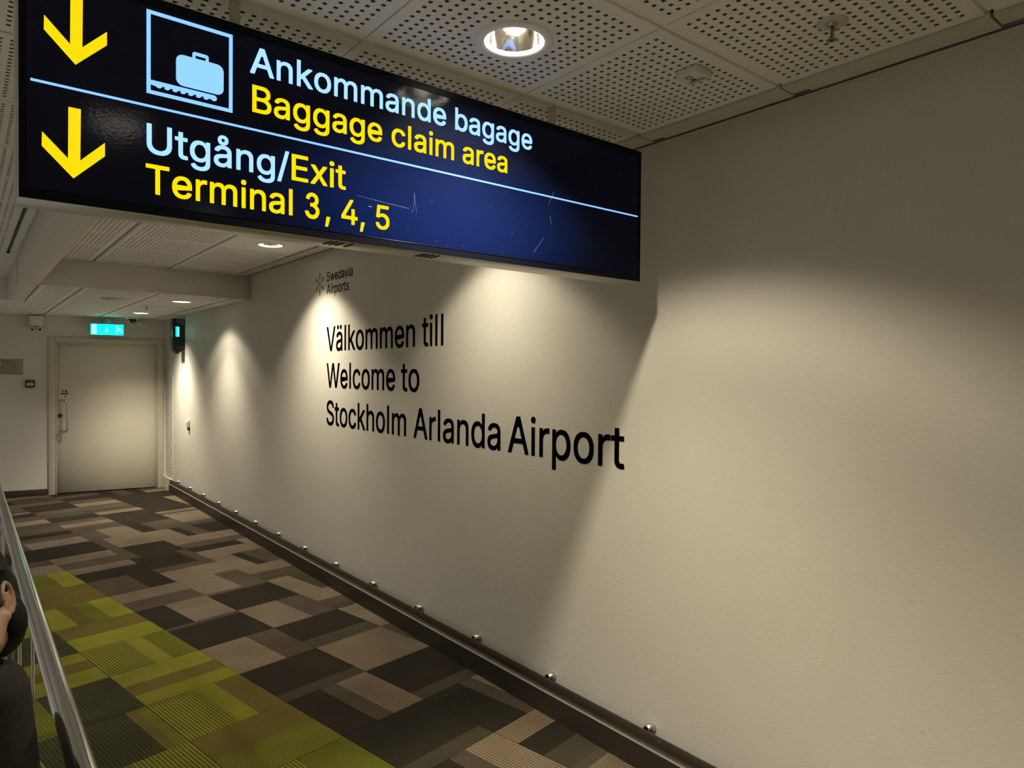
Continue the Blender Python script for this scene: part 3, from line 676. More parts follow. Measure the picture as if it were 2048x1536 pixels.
# conveyor: a straight top edge with a row of scallops below
belt = [(PX0 + pt, 2.3768), (-1.802, 2.3768)]
belt += [(-1.802 + 0.0073 * math.sin(t), 2.3695 + 0.0073 * math.cos(t)) for t in [math.pi * k / 10 for k in range(1, 16)]]
nb = 8; wv = (1.802 - 0.006 - 1.9457) / -nb
xx = -1.8105
while xx > PX0 + pt + 0.012:
    belt += [(xx + 0.004, 2.3668), (xx - 0.0005, 2.3670), (xx - 0.004, 2.3655)]
    cx = xx - 0.0105
    belt += [(cx + 0.0063 * math.cos(t), 2.3655 - 0.0042 * math.sin(t)) for t in [math.pi * k / 8 for k in range(1, 8)]]
    xx -= 0.0178
belt += [(PX0 + pt, 2.366)]
pic.prism(belt, 'y', ya, yb)


def rrect(x0, x1, z0, z1, r, k=8):
    out = []
    for cx, cz, a0 in ((x1 - r, z1 - r, 0), (x0 + r, z1 - r, 90), (x0 + r, z0 + r, 180), (x1 - r, z0 + r, 270)):
        out += [(cx + r * math.cos(math.radians(a0 + 90 * t / k)), cz + r * math.sin(math.radians(a0 + 90 * t / k))) for t in range(k + 1)]
    return out


pic.prism(rrect(-1.8897, -1.7785, 2.3808, 2.4565, 0.0165), 'y', ya, yb)
# suitcase handle
ho = [(-1.8525, 2.456), (-1.8525, 2.466)] + [(-1.8465 - 0.006 * math.cos(t), 2.466 + 0.006 * math.sin(t)) for t in [math.pi / 2 * k / 5 for k in range(1, 6)]] + \
     [(-1.8205 + 0.006 * math.sin(t), 2.466 + 0.006 * math.cos(t)) for t in [math.pi / 2 * k / 5 for k in range(0, 6)]] + [(-1.8145, 2.456), (-1.8215, 2.456), (-1.8215, 2.4635), (-1.8455, 2.4635), (-1.8455, 2.456)]
pic.prism(ho, 'y', ya, yb)
o = pic.build('pictogram', M['sign_blue'], panel); o['label'] = 'pale blue suitcase on a conveyor in a square frame'
sc = MB(); sr = random.Random(5)


def scratch(pts, r=0.0003):
    sc.tube([(x, SY - 0.0001, z) for x, z in pts], r, 5, cap=False)


def sgn(x, y):
    """point of the sign front seen at a place given in the flat sign drawing"""
    return (x, y)


scratch([(-1.219, 2.235), (-1.2185, 2.20), (-1.223, 2.176), (-1.2285, 2.171)]); scratch([(-1.2175, 2.23), (-1.214, 2.20), (-1.210, 2.17)])
scratch([(-1.41, 2.192), (-1.33, 2.186), (-1.236, 2.181)], 0.0003)
scratch([(-0.642, 2.335), (-0.657, 2.305), (-0.668, 2.285)]); scratch([(-0.660, 2.245), (-0.657, 2.23), (-0.651, 2.215)], 0.0004)
scratch([(-0.690, 2.163), (-0.712, 2.135), (-0.735, 2.108)])
scratch([(-1.372, 2.166), (-1.362, 2.1655)], 0.0012)
for _ in range(26):
    x = sr.uniform(-1.25, -0.22); z = sr.uniform(2.08, 2.30) if sr.random() < .6 else sr.uniform(2.08, 2.1)
    scratch([(x, z), (x + sr.uniform(-.003, .003), z + sr.uniform(-.002, .002))], sr.uniform(.0002, .0006))
o = sc.build('scratch_marks', M['scratch'], panel); o['label'] = 'fine pale scratches and specks'

# ------------------------------------------------------------------ vinyl lettering on the right wall
WS = 0.1915 / 0.5087


def wall_text(name, label, words, z, size, bold, cat='wall lettering', group=None):
    t = thing(name, label, cat, (-0.001, words[0][1], z), group)
    for text, ya_, yb_ in words:
        right = LAYOUT[text][-1] / 1000 + max(max(ring[0::2]) for q in GLYPHS[text[-1]] for ring in q) / 1000
        left = min(min(ring[0::2]) for q in GLYPHS[text[0]] for ring in q) / 1000
        s = (ya_ - yb_) / ((right - left) * size)
        lettering('lettering', text, M['ink'], t, lambda x, y, dd: (-0.0009 - dd * 0.0009, ya_ - (x - left) * size * s, z + y * size), bold, world=True)
    return t


wall_text('wall_lettering', 'upper line of large navy lettering on the right wall, ending with the word till', [('Välkommen', 5.2505, 3.872), ('till', 3.781, 3.536)], 1.8525, WS, 0.006, group='lines of welcome lettering on the right wall')
wall_text('wall_lettering', 'middle line of large navy lettering on the right wall, reading Welcome to', [('Welcome', 5.2475, 4.131), ('to', 4.046, 3.814)], 1.5605, WS, 0.006, group='lines of welcome lettering on the right wall')
wall_text('wall_lettering', 'lowest and longest line of large navy lettering on the right wall', [('Stockholm', 5.248, 3.980), ('Arlanda', 3.878, 2.958), ('Airport', 2.887, 2.0575)], 1.2605, WS, 0.006, group='lines of welcome lettering on the right wall')
lg = thing('wall_logo', 'green snowflake logo with two short words high on the right wall', 'logo', (-0.001, 5.39, 2.31))
LS = 0.0735 / 0.5087
for text, ya_, yb_, z in (('Swedavia', 5.2565, 4.785, 2.4135), ('Airports', 5.2545, 4.853, 2.3115)):
    right = LAYOUT[text][-1] / 1000 + max(max(ring[0::2]) for q in GLYPHS[text[-1]] for ring in q) / 1000
    left = min(min(ring[0::2]) for q in GLYPHS[text[0]] for ring in q) / 1000
    s = (ya_ - yb_) / ((right - left) * LS)
    lettering('lettering', text, M['ink'], lg, lambda x, y, dd: (-0.0009 - dd * 0.0009, ya_ - (x - left) * LS * s, z + y * LS), 0.004, world=True)
fk = MB()


def bar(p, q, wd):
    p, q = Vector(p), Vector(q); dv = (q - p).normalized(); nn = Vector((-dv.y, dv.x)) * wd / 2
    pts = [p + nn, p - nn, q - nn * 0.9, q + nn * 0.9]
    fk.prism([(5.394 - a.x, 2.4045 + a.y) for a in pts], 'x', -0.0013, -0.0004)


for k in range(6):
    an = math.radians(90 + 60 * k)
    e = Vector((math.cos(an), math.sin(an)))
    rot = lambda v, dg: Vector((v.x * math.cos(math.radians(dg)) - v.y * math.sin(math.radians(dg)), v.x * math.sin(math.radians(dg)) + v.y * math.cos(math.radians(dg))))
    bar(e * 0.030, e * 0.096, 0.0085)
    for rr, ll in ((0.045, 0.030), (0.066, 0.026)):
        for sg in (-42, 42):
            bar(e * rr, e * rr + rot(e, sg) * ll, 0.0065)
hexa = [(5.394 - 0.018 * math.cos(math.radians(60 * k + 30)), 2.4045 + 0.018 * math.sin(math.radians(60 * k + 30))) for k in range(6)]
fk.prism(hexa, 'x', -0.0013, -0.0004)
o = fk.build('snowflake', M['green_vinyl'], lg, world=True); o['label'] = 'olive green snowflake of six branching arms'

# ------------------------------------------------------------------ downlights


def downlight(loc, label, watts, warm=True, spread=124, blend=0.35, group='round downlights in the ceiling'):
    t = thing('downlight', label, 'ceiling light', loc, group)
    r = MB(); r.lathe([(0.0865, 0.02), (0.0865, -0.002), (0.090, -0.0065), (0.108, -0.0065), (0.1145, -0.003), (0.1145, 0.0)], (0, 0, 0), 56)
    r.build('rim', M['rim'], t)
    r = MB(); r.lathe([(0.0865, 0.006), (0.084, 0.02), (0.076, 0.05), (0.064, 0.078), (0.050, 0.095), (0.0, 0.099)], (0, 0, 0), 56)
    r.build('reflector', M['reflector'], t)
    for rr, zz, q in ((0.0835, 0.003, 0.0035), (0.060, 0.066, 0.0022)):  # glowing rings stand in for the bulb's reflections in the reflector
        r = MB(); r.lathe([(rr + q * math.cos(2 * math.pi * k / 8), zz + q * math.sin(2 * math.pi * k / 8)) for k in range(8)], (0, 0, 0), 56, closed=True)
        r.build('glint_ring', M['glint_ring'], t)
    r = MB(); r.lathe([(0.0, 0.078), (0.022, 0.079), (0.033, 0.086), (0.036, 0.096)], (0, 0, 0), 32)
    r.build('lamp_glass', M['lamp_warm' if warm else 'lamp_cool'], t)
    for nm, w, sp, bl in (('wide_beam', watts[0], spread, blend), ('core_beam', watts[1], 96, 1.0)):
        ld = bpy.data.lights.new(nm, 'SPOT')
        ld.energy = w; ld.color = WARM if warm else COOL
        ld.spot_size = math.radians(sp); ld.spot_blend = bl; ld.shadow_soft_size = 0.045
        lo = bpy.data.objects.new(nm, ld); COL.objects.link(lo); lo.parent = t; lo.location = (0, 0, -0.009)
    return t


downlight(LAMPS[0], 'round mirrored downlight in the perforated ceiling in front of the hanging sign', W_NEAR, spread=126)
downlight(LAMPS[1], 'round downlight in the ceiling just behind the hanging sign', (34, 45), spread=112)
downlight(LAMPS[2], 'round downlight in a plain ceiling panel below the sign, before the cross beam', W_MID, spread=113)
downlight(LAMPS[3], 'lit downlight in the lower ceiling just past the cross beam', W_LOW, spread=126)
downlight(LAMPS[4], 'lit downlight in the lower ceiling beside the dome camera', (W_LOW[0], 310), spread=112)
downlight(LAMPS[5], 'round downlight overhead on the camera side of the sign', W_EXTRA, spread=110)
downlight(LAMPS[6], 'added unseen fill downlight behind the camera near the right wall', W_EXTRA, spread=110)  # unseen lamp added to brighten the near end
for k in (7, 8, 9, 10):  # unseen aisle lamps added to raise the ambient level
    downlight(LAMPS[k], 'added cool fill downlight over the unseen far aisle, %s from the camera' % ORD[k - 7], W_AISLE_FILL if k < 10 else (20, 60), False, spread=130)

# ------------------------------------------------------------------ ceiling fittings
det = thing('detector_box', 'white square box with red marks on the perforated ceiling near the right wall', 'detector', (-0.468, 1.361, ZC))
m_ = MB(); m_.bbox((-.040, -.041, -.026), (.040, .041, 0), 0.004, 2); body = m_.build('housing', M['white_plastic'], det)
m_ = MB()
for a, b_, c_, d_ in ((-.030, -.012, .0), (-.0, 0, 0)) if False else ():
    pass
z0, z1 = -0.0268, -0.0258
for (x0, y0, x1, y1) in ((-.030, -.006, -.010, -.003), (-.030, .011, -.010, .014), (-.030, -.003, -.027, .011), (-.013, -.003, -.010, .011)):
    m_.box((x0, y0, z0), (x1, y1, z1))
m_.prism([(0.004 + .008 * math.cos(2 * math.pi * k / 16), .003 + .009 * math.sin(2 * math.pi * k / 16)) for k in range(16)], 'z', z0, z1)
m_.build('red_mark', M['red'], body)
m_ = MB()
for k in range(7): m_.box((.018 + .0 * k, -.034 + .009 * k, z0), (.0225, -.028 + .009 * k, z1))
m_.box((.010, -.03, z0), (.012, .03, z1))
m_.build('print', M['print'], body)


def sprinkler(loc, label, detail=True):
    t = thing('sprinkler', label, 'sprinkler', loc, 'fire sprinklers in the ceiling')
    a = MB(); a.lathe([(0.041, 0), (0.040, -0.004), (0.026, -0.007), (0.014, -0.007), (0.013, -0.003)], (0, 0, 0), 40); a.build('rosette', M['white_trim'], t)
    a = MB(); a.lathe([(0.0125, 0), (0.0125, -0.012), (0.009, -0.014), (0, -0.014)], (0, 0, 0), 20)
    for s in (-1, 1): a.tube([(s * 0.010, 0, -0.012), (s * 0.0115, 0, -0.024), (s * 0.009, 0, -0.036), (0.001 * s, 0, -0.043)], 0.002, 8)
    a.lathe([(0, -0.043), (0.004, -0.044), (0.004, -0.049), (0, -0.049)], (0, 0, 0), 12); fr_ = a.build('frame', M['chrome'], t)
    a = MB(); a.tube([(0, 0, -0.014), (0, 0, -0.038)], 0.0022, 10); a.build('glass_bulb', M['red'] if detail else M['print'], t)
    a = MB()
    for k in range(10):
        an = 2 * math.pi * k / 10
        ux, uy = math.cos(an), math.sin(an); vx, vy = -uy, ux
        a.prism([(ux * .004 + vx * .003, uy * .004 + vy * .003), (ux * .004 - vx * .003, uy * .004 - vy * .003), (ux * .015 - vx * .0035, uy * .015 - vy * .0035), (ux * .015 + vx * .0035, uy * .015 + vy * .0035)], 'z', -0.0505, -0.049)
    a.build('deflector', M['chrome'], t)
    return t


sprinkler((-0.43, 0.932, ZC), 'sprinkler head in the perforated ceiling, the one nearest the camera')
sprinkler((-0.664, 8.66, ZL), 'sprinkler head in the lower ceiling between two lit downlights', False)
sprinkler((-1.62, 10.6, ZL), 'sprinkler head in the lower ceiling above the white emergency light', False)
a = MB(); a.lathe([(0, -0.026), (0.07, -0.026), (0.098, -0.018), (0.108, 0)], (0, 0, 0), 48)
cd = thing('ceiling_disc', 'unlit shallow round plate on the lower ceiling left of the downlights', 'ceiling fitting', (-1.085, 8.0, ZL)); a.build('cover', M['white_trim'], cd)
a = MB(); a.lathe([(0.108, 0), (0.113, 0), (0.113, -0.004), (0.106, -0.006)], (0, 0, 0), 48); a.build('ring', M['alu'], cd)

cam_pos = DW @ Vector((-0.445, -0.32, 0))
dc = thing('dome_camera', 'small dark dome camera hanging from the lower ceiling before the door', 'camera', (cam_pos.x, cam_pos.y, ZL))
a = MB(); a.lathe([(0.082, 0), (0.082, -0.02), (0.070, -0.028), (0.058, -0.029)], (0, 0, 0), 40); a.build('base_ring', M['cream'], dc)
a = MB(); a.lathe([(0.057, -0.026)] + [(0.057 * math.cos(math.pi / 2 * k / 10), -0.03 - 0.056 * math.sin(math.pi / 2 * k / 10)) for k in range(11)], (0, 0, 0), 40); a.build('dome', M['black_gloss'], dc)

# exit sign hung below the lower ceiling
ex = thing('exit_sign', 'lit turquoise exit sign with arrow and running figure above the door', 'sign', matrix=DW @ Matrix.Translation((-0.751, -0.16, 2.163)))
a = MB(); a.bbox((-.203, -.012, 0), (.203, .022, .152), 0.004, 1); a.box((-.205, -.014, .150), (.205, .024, .170)); eh = a.build('housing', M['grey_plastic'], ex)
a = MB(); a.box((-.198, -.0145, .006), (.198, -.012, .148)); ef = a.build('lit_panel', M['exit_green'], ex)
a = MB(); a.lathe([(0, 0.168), (0.052, 0.170), (0.052, 0.19), (0.045, 0.215), (0.028, 0.232), (0.02, 0.255)], (0, 0.005, 0), 32); a.build('ceiling_mount', M['grey_plastic'], ex)
a = MB(); ya, yb = -.0156, -.0146
a.box((-.186, ya, .012), (-.128, yb, .140)); ep = a.build('door_symbol', M['exit_white'], ef)
a = MB(); a.prism([(-.018, .105), (.002, .105), (.002, .062), (.016, .062), (-.008, .034), (-.032, .062), (-.018, .062)], 'y', ya, yb); a.build('arrow', M['exit_white'], ef)
a = MB()
a.prism([(.118 + .012 * math.cos(2 * math.pi * k / 14), .122 + .012 * math.sin(2 * math.pi * k / 14)) for k in range(14)], 'y', ya, yb)
a.prism([(.124, .112), (.140, .106), (.150, .074), (.132, .068)], 'y', ya, yb)                   # trunk
a.prism([(.124, .110), (.108, .096), (.100, .098), (.110, .084), (.128, .098)], 'y', ya, yb)       # arm forward
a.prism([(.138, .106), (.166, .096), (.176, .080), (.168, .077), (.158, .088), (.140, .094)], 'y', ya, yb)   # arm back
a.prism([(.134, .072), (.118, .056), (.120, .026), (.108, .026), (.106, .062), (.128, .080)], 'y', ya, yb)   # front leg
a.prism([(.136, .070), (.150, .074), (.170, .056), (.192, .054), (.192, .044), (.164, .044)], 'y', ya, yb)   # rear leg
a.build('running_figure', M['exit_white'], ef)

# ------------------------------------------------------------------ door and the things on the door wall
do = MB(); do.bbox((-1.372, 0.030, 0.012), (-0.118, 0.072, 2.056), 0.003, 1)
door = struct(do.build('door_1', M['door'])); door.matrix_world = DW
fm = MB()
for x0, x1 in ((-1.452, -1.376), (-0.114, -0.038)):
    fm.bbox((x0, -0.022, 0.0), (x1, 0.012, 2.128), 0.005, 2)
fm.bbox((-1.376, -0.022, 2.060), (-0.114, 0.012, 2.128), 0.005, 2)
fm.bbox((-1.378, -0.002, 0.0), (-1.352, 0.030, 2.06), 0.002, 1); fm.bbox((-0.138, -0.002, 0.0), (-0.112, 0.030, 2.06), 0.002, 1); fm.bbox((-1.352, -0.002, 2.038), (-0.138, 0.030, 2.062), 0.002, 1)
fo = fm.build('door_frame', M['doorframe'], door)
ha = MB(); hx = -1.245; hp = [(-1.318, 0.028, 1.272), (-1.318, -0.055, 1.272)]
hp = [(-1.318, 0.030, 1.268), (-1.316, -0.040, 1.270), (-1.306, -0.062, 1.270), (-1.262, -0.068, 1.270), (-1.240, -0.068, 1.262), (-1.230, -0.068, 1.242), (-1.228, -0.068, 1.20),
      (-1.228, -0.068, 0.915), (-1.230, -0.068, 0.878), (-1.240, -0.068, 0.860), (-1.262, -0.068, 0.852), (-1.306, -0.062, 0.852), (-1.316, -0.040, 0.852), (-1.318, 0.030, 0.854)]
ha.tube(hp, 0.0125, 16); ha.build('door_handle', M['chrome'], door)
lk = MB(); lk.tube([(-1.326, 0.031, 1.066), (-1.326, 0.012, 1.066)], 0.024, 24); lk.tube([(-1.326, 0.013, 1.066), (-1.326, 0.006, 1.066)], 0.014, 20)
lk.build('lock_cylinder', M['steel_dark'], door)
st = MB(); st.box((-1.325, 0.0285, 1.300), (-1.222, 0.0305, 1.412)); sk = st.build('sticker', M['white_plastic'], door)
st = MB(); ya, yb = 0.0275, 0.0287
st.box((-1.312, ya, 1.352), (-1.222, yb, 1.370))
st.build('green_bar', M['green_plastic'], sk)
st = MB(); st.box((-1.262, ya, 1.380), (-1.240, yb, 1.410))
st.prism([(-1.300, 1.380), (-1.293, 1.380), (-1.288, 1.390), (-1.280, 1.380), (-1.273, 1.380), (-1.283, 1.396), (-1.276, 1.402), (-1.279, 1.406), (-1.287, 1.400), (-1.286, 1.411), (-1.293, 1.411), (-1.293, 1.400), (-1.302, 1.402), (-1.302, 1.397), (-1.292, 1.394)], 'y', ya, yb)
st.box((-1.300, ya, 1.322), (-1.288, yb, 1.334)); st.box((-1.266, ya, 1.316), (-1.246, yb, 1.332)); st.box((-1.262, ya, 1.332), (-1.252, yb, 1.340))
st.build('symbols', M['print'], sk)


def on_wall(name, label, cat, s, z, group=None):
    return thing(name, label, cat, group=group, matrix=DW @ Matrix.Translation((s, 0, z)))


em = on_wall('emergency_light', 'white wall box with two small spot heads, high on the wall left of the door', 'emergency light', -1.583, 2.265)
a = MB(); a.bbox((-.079, -.075, 0.004), (.079, 0, .132), 0.006, 2); a.box((-.079, -.077, .108), (.079, -.073, .111)); eb = a.build('housing', M['cream'], em)
a = MB(); a.box((-.012, -.05, -.018), (.012, -.02, .006)); a.build('bracket', M['cream'], em)
for s in (-1, 1):
    hx = s * 0.032
    a = MB(); a.tube([(s * .008, -.035, -.012), (hx, -.036, -.035)], 0.010, 12)
    a.tube([(hx, -.020, -.030), (hx + s * .006, -.050, -.042), (hx + s * .012, -.082, -.052)], [0.016, 0.026, 0.030], 20)
    hd = a.build('spot_head', M['white_plastic'], em)
    a = MB(); a.tube([(hx + s * .0118, -.0815, -.0518), (hx + s * .0124, -.0835, -.0526)], 0.018, 20); a.build('lens', M['black_gloss'], hd)

nt_ = on_wall('camera_notice', 'grey plate with camera pictogram and printed lines, on wall left of door', 'notice', -1.90, 1.617)
a = MB(); a.box((-.163, -.006, 0), (.163, 0, .203)); plate = a.build('plate', mat('notice plate', (.36, .335, .29), .4), nt_)
a = MB(); ya, yb = -.0075, -.0058
a.box((-.155, ya, .112), (-.064, yb, .197)); a.build('pictogram_panel', mat('pale notice panel', (.5, .5, .48), .4), plate)
a = MB(); ya, yb = -.009, -.0072
for (x0, z0, x1, z1) in ((-.157, .110, -.062, .116), (-.157, .193, -.062, .199), (-.157, .116, -.151, .193), (-.068, .116, -.062, .193)): a.box((x0, ya, z0), (x1, yb, z1))
a.prism([(-.146, .160), (-.140, .172), (-.092, .190), (-.080, .178), (-.084, .164), (-.104, .158), (-.112, .146)], 'y', ya, yb)
a.prism([(-.122, .150), (-.104, .156), (-.108, .132), (-.094, .126), (-.094, .120), (-.132, .120), (-.132, .126), (-.120, .132)], 'y', ya, yb)
a.build('camera_symbol', M['print'], plate)
a = MB(); pr = random.Random(3)
for k, (x0, z) in enumerate([(-.050, .186), (-.050, .174), (-.050, .158), (-.050, .140), (-.050, .118), (-.155, .093), (-.155, .072), (-.155, .054), (-.155, .036), (-.155, .018)]):
    x = x0; xe = pr.uniform(.07, .145)
    while x < xe:
        l = pr.uniform(.008, .03); a.box((x, -.0073, z - .0028), (min(x + l, xe), -.0058, z + .0028)); x += l + .005
a.build('print_lines', mat('faded print', (.12, .115, .11), .5), plate)

cp = on_wall('call_point', 'dark green push button box on the wall just left of the door frame', 'call point', -1.657, 1.446)
a = MB(); a.bbox((-.052, -.045, 0), (.052, 0, .098), 0.006, 2); cb = a.build('housing', M['green_plastic'], cp)
a = MB(); a.box((-.036, -.0475, .026), (.038, -.044, .060)); cw = a.build('push_plate', M['white_plastic'], cp)
a = MB(); a.prism([(-.018, .040), (.0, .040), (.0, .034), (.016, .043), (.0, .052), (.0, .046), (-.018, .046)], 'y', -.049, -.047); a.build('arrow', M['print'], cw)
a = MB(); a.box((-.010, -.0465, .074), (.022, -.044, .082)); a.build('print', M['grey_plastic'], cb)

se = on_wall('wall_sensor', 'small white sensor box on the wall above the right corner of the door', 'sensor', -0.348, 2.315)
a = MB(); a.bbox((-.039, -.045, 0), (.039, 0, .092), 0.006, 2); a.build('housing', M['cream'], se)
a = MB(); a.box((-.024, -.0475, .042), (.026, -.044, .076)); a.build('window', M['grey_plastic'], se)

# ------------------------------------------------------------------ things on the right wall
bx = thing('wall_box', 'black glossy box with a turquoise rectangle, high on the right wall by the corner', 'wall box', (0, 9.83, 1.9))
yA, yB = 9.76, 9.90
a = MB(); a.bbox((-.150, yA, 1.985), (0, yB, 2.372), 0.005, 2)
a.prism([(-.148, 1.988), (-.001, 1.988), (-.001, 1.972), (-.092, 1.905), (-.148, 1.962)], 'y', yA + .003, yB - .003); hb = a.build('housing', M['black_plastic'], bx, world=True)
a = MB(); a.box((-.140, yA - .003, 2.0), (-.010, yA + .001, 2.362)); gl_ = a.build('glass_front', M['black_gloss'], bx, world=True)
a = MB(); a.box((-.113, yA - .0045, 2.135), (-.072, yA - .0025, 2.262)); o = a.build('turquoise_patch', M['exit_green'], gl_); o['label'] = 'small turquoise rectangle'  # emissive turquoise rectangle on the glass front
a = MB(); a.box((-.088, yA - .0055, 2.14), (-.076, yA - .004, 2.257)); a.build('pale_stripe', M['exit_white'], gl_)
pts = [(-.008 - .108 * math.cos(t), 2.362 - .075 * math.sin(t)) for t in [math.pi / 2 * k / 12 for k in range(13)]]
a = MB(); a.prism([(-.008, 2.362)] + pts, 'y', yA - .0045, yA - .0025)
o = a.build('curved_corner', mat('paler box corner', (.13, .17, .17), .15, 0.3), gl_); o['label'] = 'paler curved upper corner'  # paler curved patch in the upper corner of the front

sw = thing('wall_switch', 'small white switch box with a dark lower half on the right wall near the vent', 'switch', (0, 9.54, .922))
a = MB(); a.bbox((-.026, 9.505, .952), (0, 9.578, 1.045), 0.004, 2); s1 = a.build('housing', M['white_plastic'], sw, world=True)
a = MB(); a.bbox((-.022, 9.505, .918), (0, 9.558, .952), 0.003, 1); a.build('key_lock', M['black_plastic'], sw, world=True)
a = MB(); a.box((-.028, 9.530, .985), (-.0255, 9.552, 1.018)); a.build('button', M['print'], sw, world=True)

vt = thing('vent_grille', 'tall white louvred grille at the far end of the right wall', 'vent', (0, 10.63, .17))
a = MB()
for lo, hi in (((-.008, 10.40, .172), (0, 10.418, 1.612)), ((-.008, 10.845, .172), (0, 10.862, 1.612)), ((-.008, 10.418, 1.595), (0, 10.845, 1.612)), ((-.008, 10.418, .172), (0, 10.845, .19))): a.box(lo, hi)
a.build('frame', M['white_trim'], vt, world=True)
a = MB()
for k in range(56):
    z = .192 + k * .0251
    a.prism([(-.002, z + .0235), (-.0075, z + .006), (-.0075, z + .003), (-.002, z + .020)], 'y', 10.418, 10.845)
a.build('louvres', M['white_trim'], vt, world=True)
a = MB(); a.box((-.0015, 10.418, .19), (-.0005, 10.845, 1.595)); a.build('dark_backing', M['print'], vt, world=True)
a = MB(); a.tube([(-.0075, 10.432, 1.58), (-.012, 10.432, 1.58)], .006, 12); a.build('screw', M['chrome'], vt, world=True)
a = MB(); a.box((-.03, 10.385, 0), (0, 10.86, .165)); struct(a.build('baseboard_end', M['white_trim']))
# ------------------------------------------------------------------ handrail on the left
RX = -2.142
rail = thing('handrail', 'stainless steel tube handrail on paired posts along the left', 'handrail', (RX, 3.5, 0))
a = MB(); a.tube([(RX, -0.6, 1.0), (RX, 1.0, 1.0), (RX, 3.0, 1.0), (RX, 5.0, 1.0), (RX, 7.6, 1.0), (RX, 7.68, 0.985), (RX, 7.72, 0.94)], 0.021, 32); a.build('rail_tube', M['stainless'], rail, world=True)
for y in (-0.75, 2.66, 3.74, 4.85, 5.95, 7.05):
    for dx in (-0.017, 0.017):
        a = MB(); a.bbox((RX + dx - .004, y - .02, 0.012), (RX + dx + .004, y + .02, 0.974), 0.0015, 1); po = a.build('post', M['stainless'], rail, world=True)
        a = MB(); a.tube([(RX + dx * 1.6, y, 0.94), (RX - dx * .2, y, 0.94)], 0.006, 12); a.build('bolt', M['chrome'], po)
    a = MB(); a.bbox((RX - .045, y - .06, 0), (RX + .045, y + .06, .014), 0.003, 1); a.build('foot_plate', M['stainless'], rail, world=True)

# ------------------------------------------------------------------ person at the left edge, mostly outside the frame
M['skin'] = mat('skin', (0.17, 0.098, 0.058), 0.55, var=0.08, vscale=14)
M['hair'] = mat('black hair', (0.003, 0.003, 0.0025), 0.6, spec=0.15, bump=0.6, bscale=90)
M['jacket'] = mat('charcoal wool', (0.016, 0.0145, 0.013), 0.95, spec=0.1, bump=0.5, bscale=260, var=0.25, vscale=60)
M['scarf'] = mat('navy knit', (0.012, 0.016, 0.034), 0.95, bump=0.5, bscale=120)
M['trousers'] = mat('dark trousers', (0.016, 0.016, 0.02), 0.9)
M['shoe'] = mat('black shoe leather', (0.012, 0.012, 0.012), 0.4)
M['eye'] = mat('eye', (0.5, 0.48, 0.45), 0.2)


class Blob:
    """overlapping rounded pieces fused into one continuous skin"""
    UNIT = None

    def __init__(self):
        self.v, self.f = [], []
        if Blob.UNIT is None:
            b = bmesh.new(); bmesh.ops.create_uvsphere(b, u_segments=16, v_segments=10, radius=1)
            b.verts.index_update()
            Blob.UNIT = ([v.co.copy() for v in b.verts], [tuple(v.index for v in f.verts) for f in b.faces]); b.free()

    def ball(self, c, r, rot=None):
        if not isinstance(r, (list, tuple)): r = (r, r, r)
        n = len(self.v); c = Vector(c)
        for p in Blob.UNIT[0]:
            q = Vector((p.x * r[0], p.y * r[1], p.z * r[2]))
            if rot is not None: q = rot @ q
            self.v.append(tuple(q + c))
        self.f += [tuple(n + i for i in f) for f in Blob.UNIT[1]]

    def limb(self, pts, rs):
        pts = [Vector(p) for p in pts]
        for i in range(len(pts) - 1):
            L_ = (pts[i + 1] - pts[i]).length
            k = max(2, int(L_ / (min(rs[i], rs[i + 1]) * 0.45)))
            for t in range(k + 1):
                q = t / k
                self.ball(pts[i].lerp(pts[i + 1], q), rs[i] * (1 - q) + rs[i + 1] * q)

    def build(self, name, m, parent, voxel, smooth=6):
        me = bpy.data.meshes.new(name)
        me.from_pydata(self.v, [], self.f); me.update()
        me.materials.append(m)
        o = bpy.data.objects.new(name, me); COL.objects.link(o); o.parent = parent
        r = o.modifiers.new('fuse', 'REMESH'); r.mode = 'VOXEL'; r.voxel_size = voxel; r.use_smooth_shade = True
        s = o.modifiers.new('smooth', 'SMOOTH'); s.iterations = smooth; s.factor = 0.5
        return o


# local frame: x to the person's left, -y is the way they face, z up; the body faces the camera, the head turns to its right
per = thing('person', 'person with black hair and dark charcoal jacket at the left edge beside the handrail', 'person', (-2.368, 1.650, 0))
HZ = 1.265                                   # ear height
hc = Vector((0.066, -0.05, HZ - 0.037))
hr = Matrix.Rotation(math.radians(-30), 4, 'Z') @ Matrix.Rotation(math.radians(-20), 4, 'Y')
H = lambda x, y, z: tuple(hc + hr @ Vector((x, y, z)))
B = Blob()
# head: skull, face, jaw, chin, nose, lips, brow, ears
B.ball(H(0, 0.012, 0.055), (0.070, 0.088, 0.082), hr); B.ball(H(0, -0.03, 0.0), (0.060, 0.055, 0.085), hr); B.ball(H(0, -0.04, -0.052), (0.047, 0.044, 0.036), hr)
B.ball(H(0, -0.078, -0.082), (0.019, 0.016, 0.015), hr)
for s in (-1, 1):
    B.limb([H(s * 0.060, -0.005, -0.025), H(s * 0.050, -0.03, -0.062), H(s * 0.02, -0.070, -0.083)], [0.017, 0.017, 0.014])
    B.ball(H(s * 0.036, -0.068, -0.010), (0.020, 0.016, 0.018), hr)
    B.limb([H(s * 0.012, -0.087, 0.040), H(s * 0.042, -0.074, 0.040)], [0.008, 0.009])
    # ear: a curved rim, inner bowl and lobe
    pts = []
    for k in range(9):
        t = math.radians(-70 + 250 * k / 8)
        pts.append(H(s * (0.076 + 0.008 * max(0, math.sin(t * .5 + .6))), 0.006 + 0.016 * math.cos(t), 0.002 + 0.029 * math.sin(t)))
    B.limb(pts, [0.0046] * 9)
    B.ball(H(s * 0.074, 0.004, 0.0), (0.005, 0.013, 0.022), hr); B.ball(H(s * 0.075, -0.003, -0.028), (0.005, 0.008, 0.009), hr)
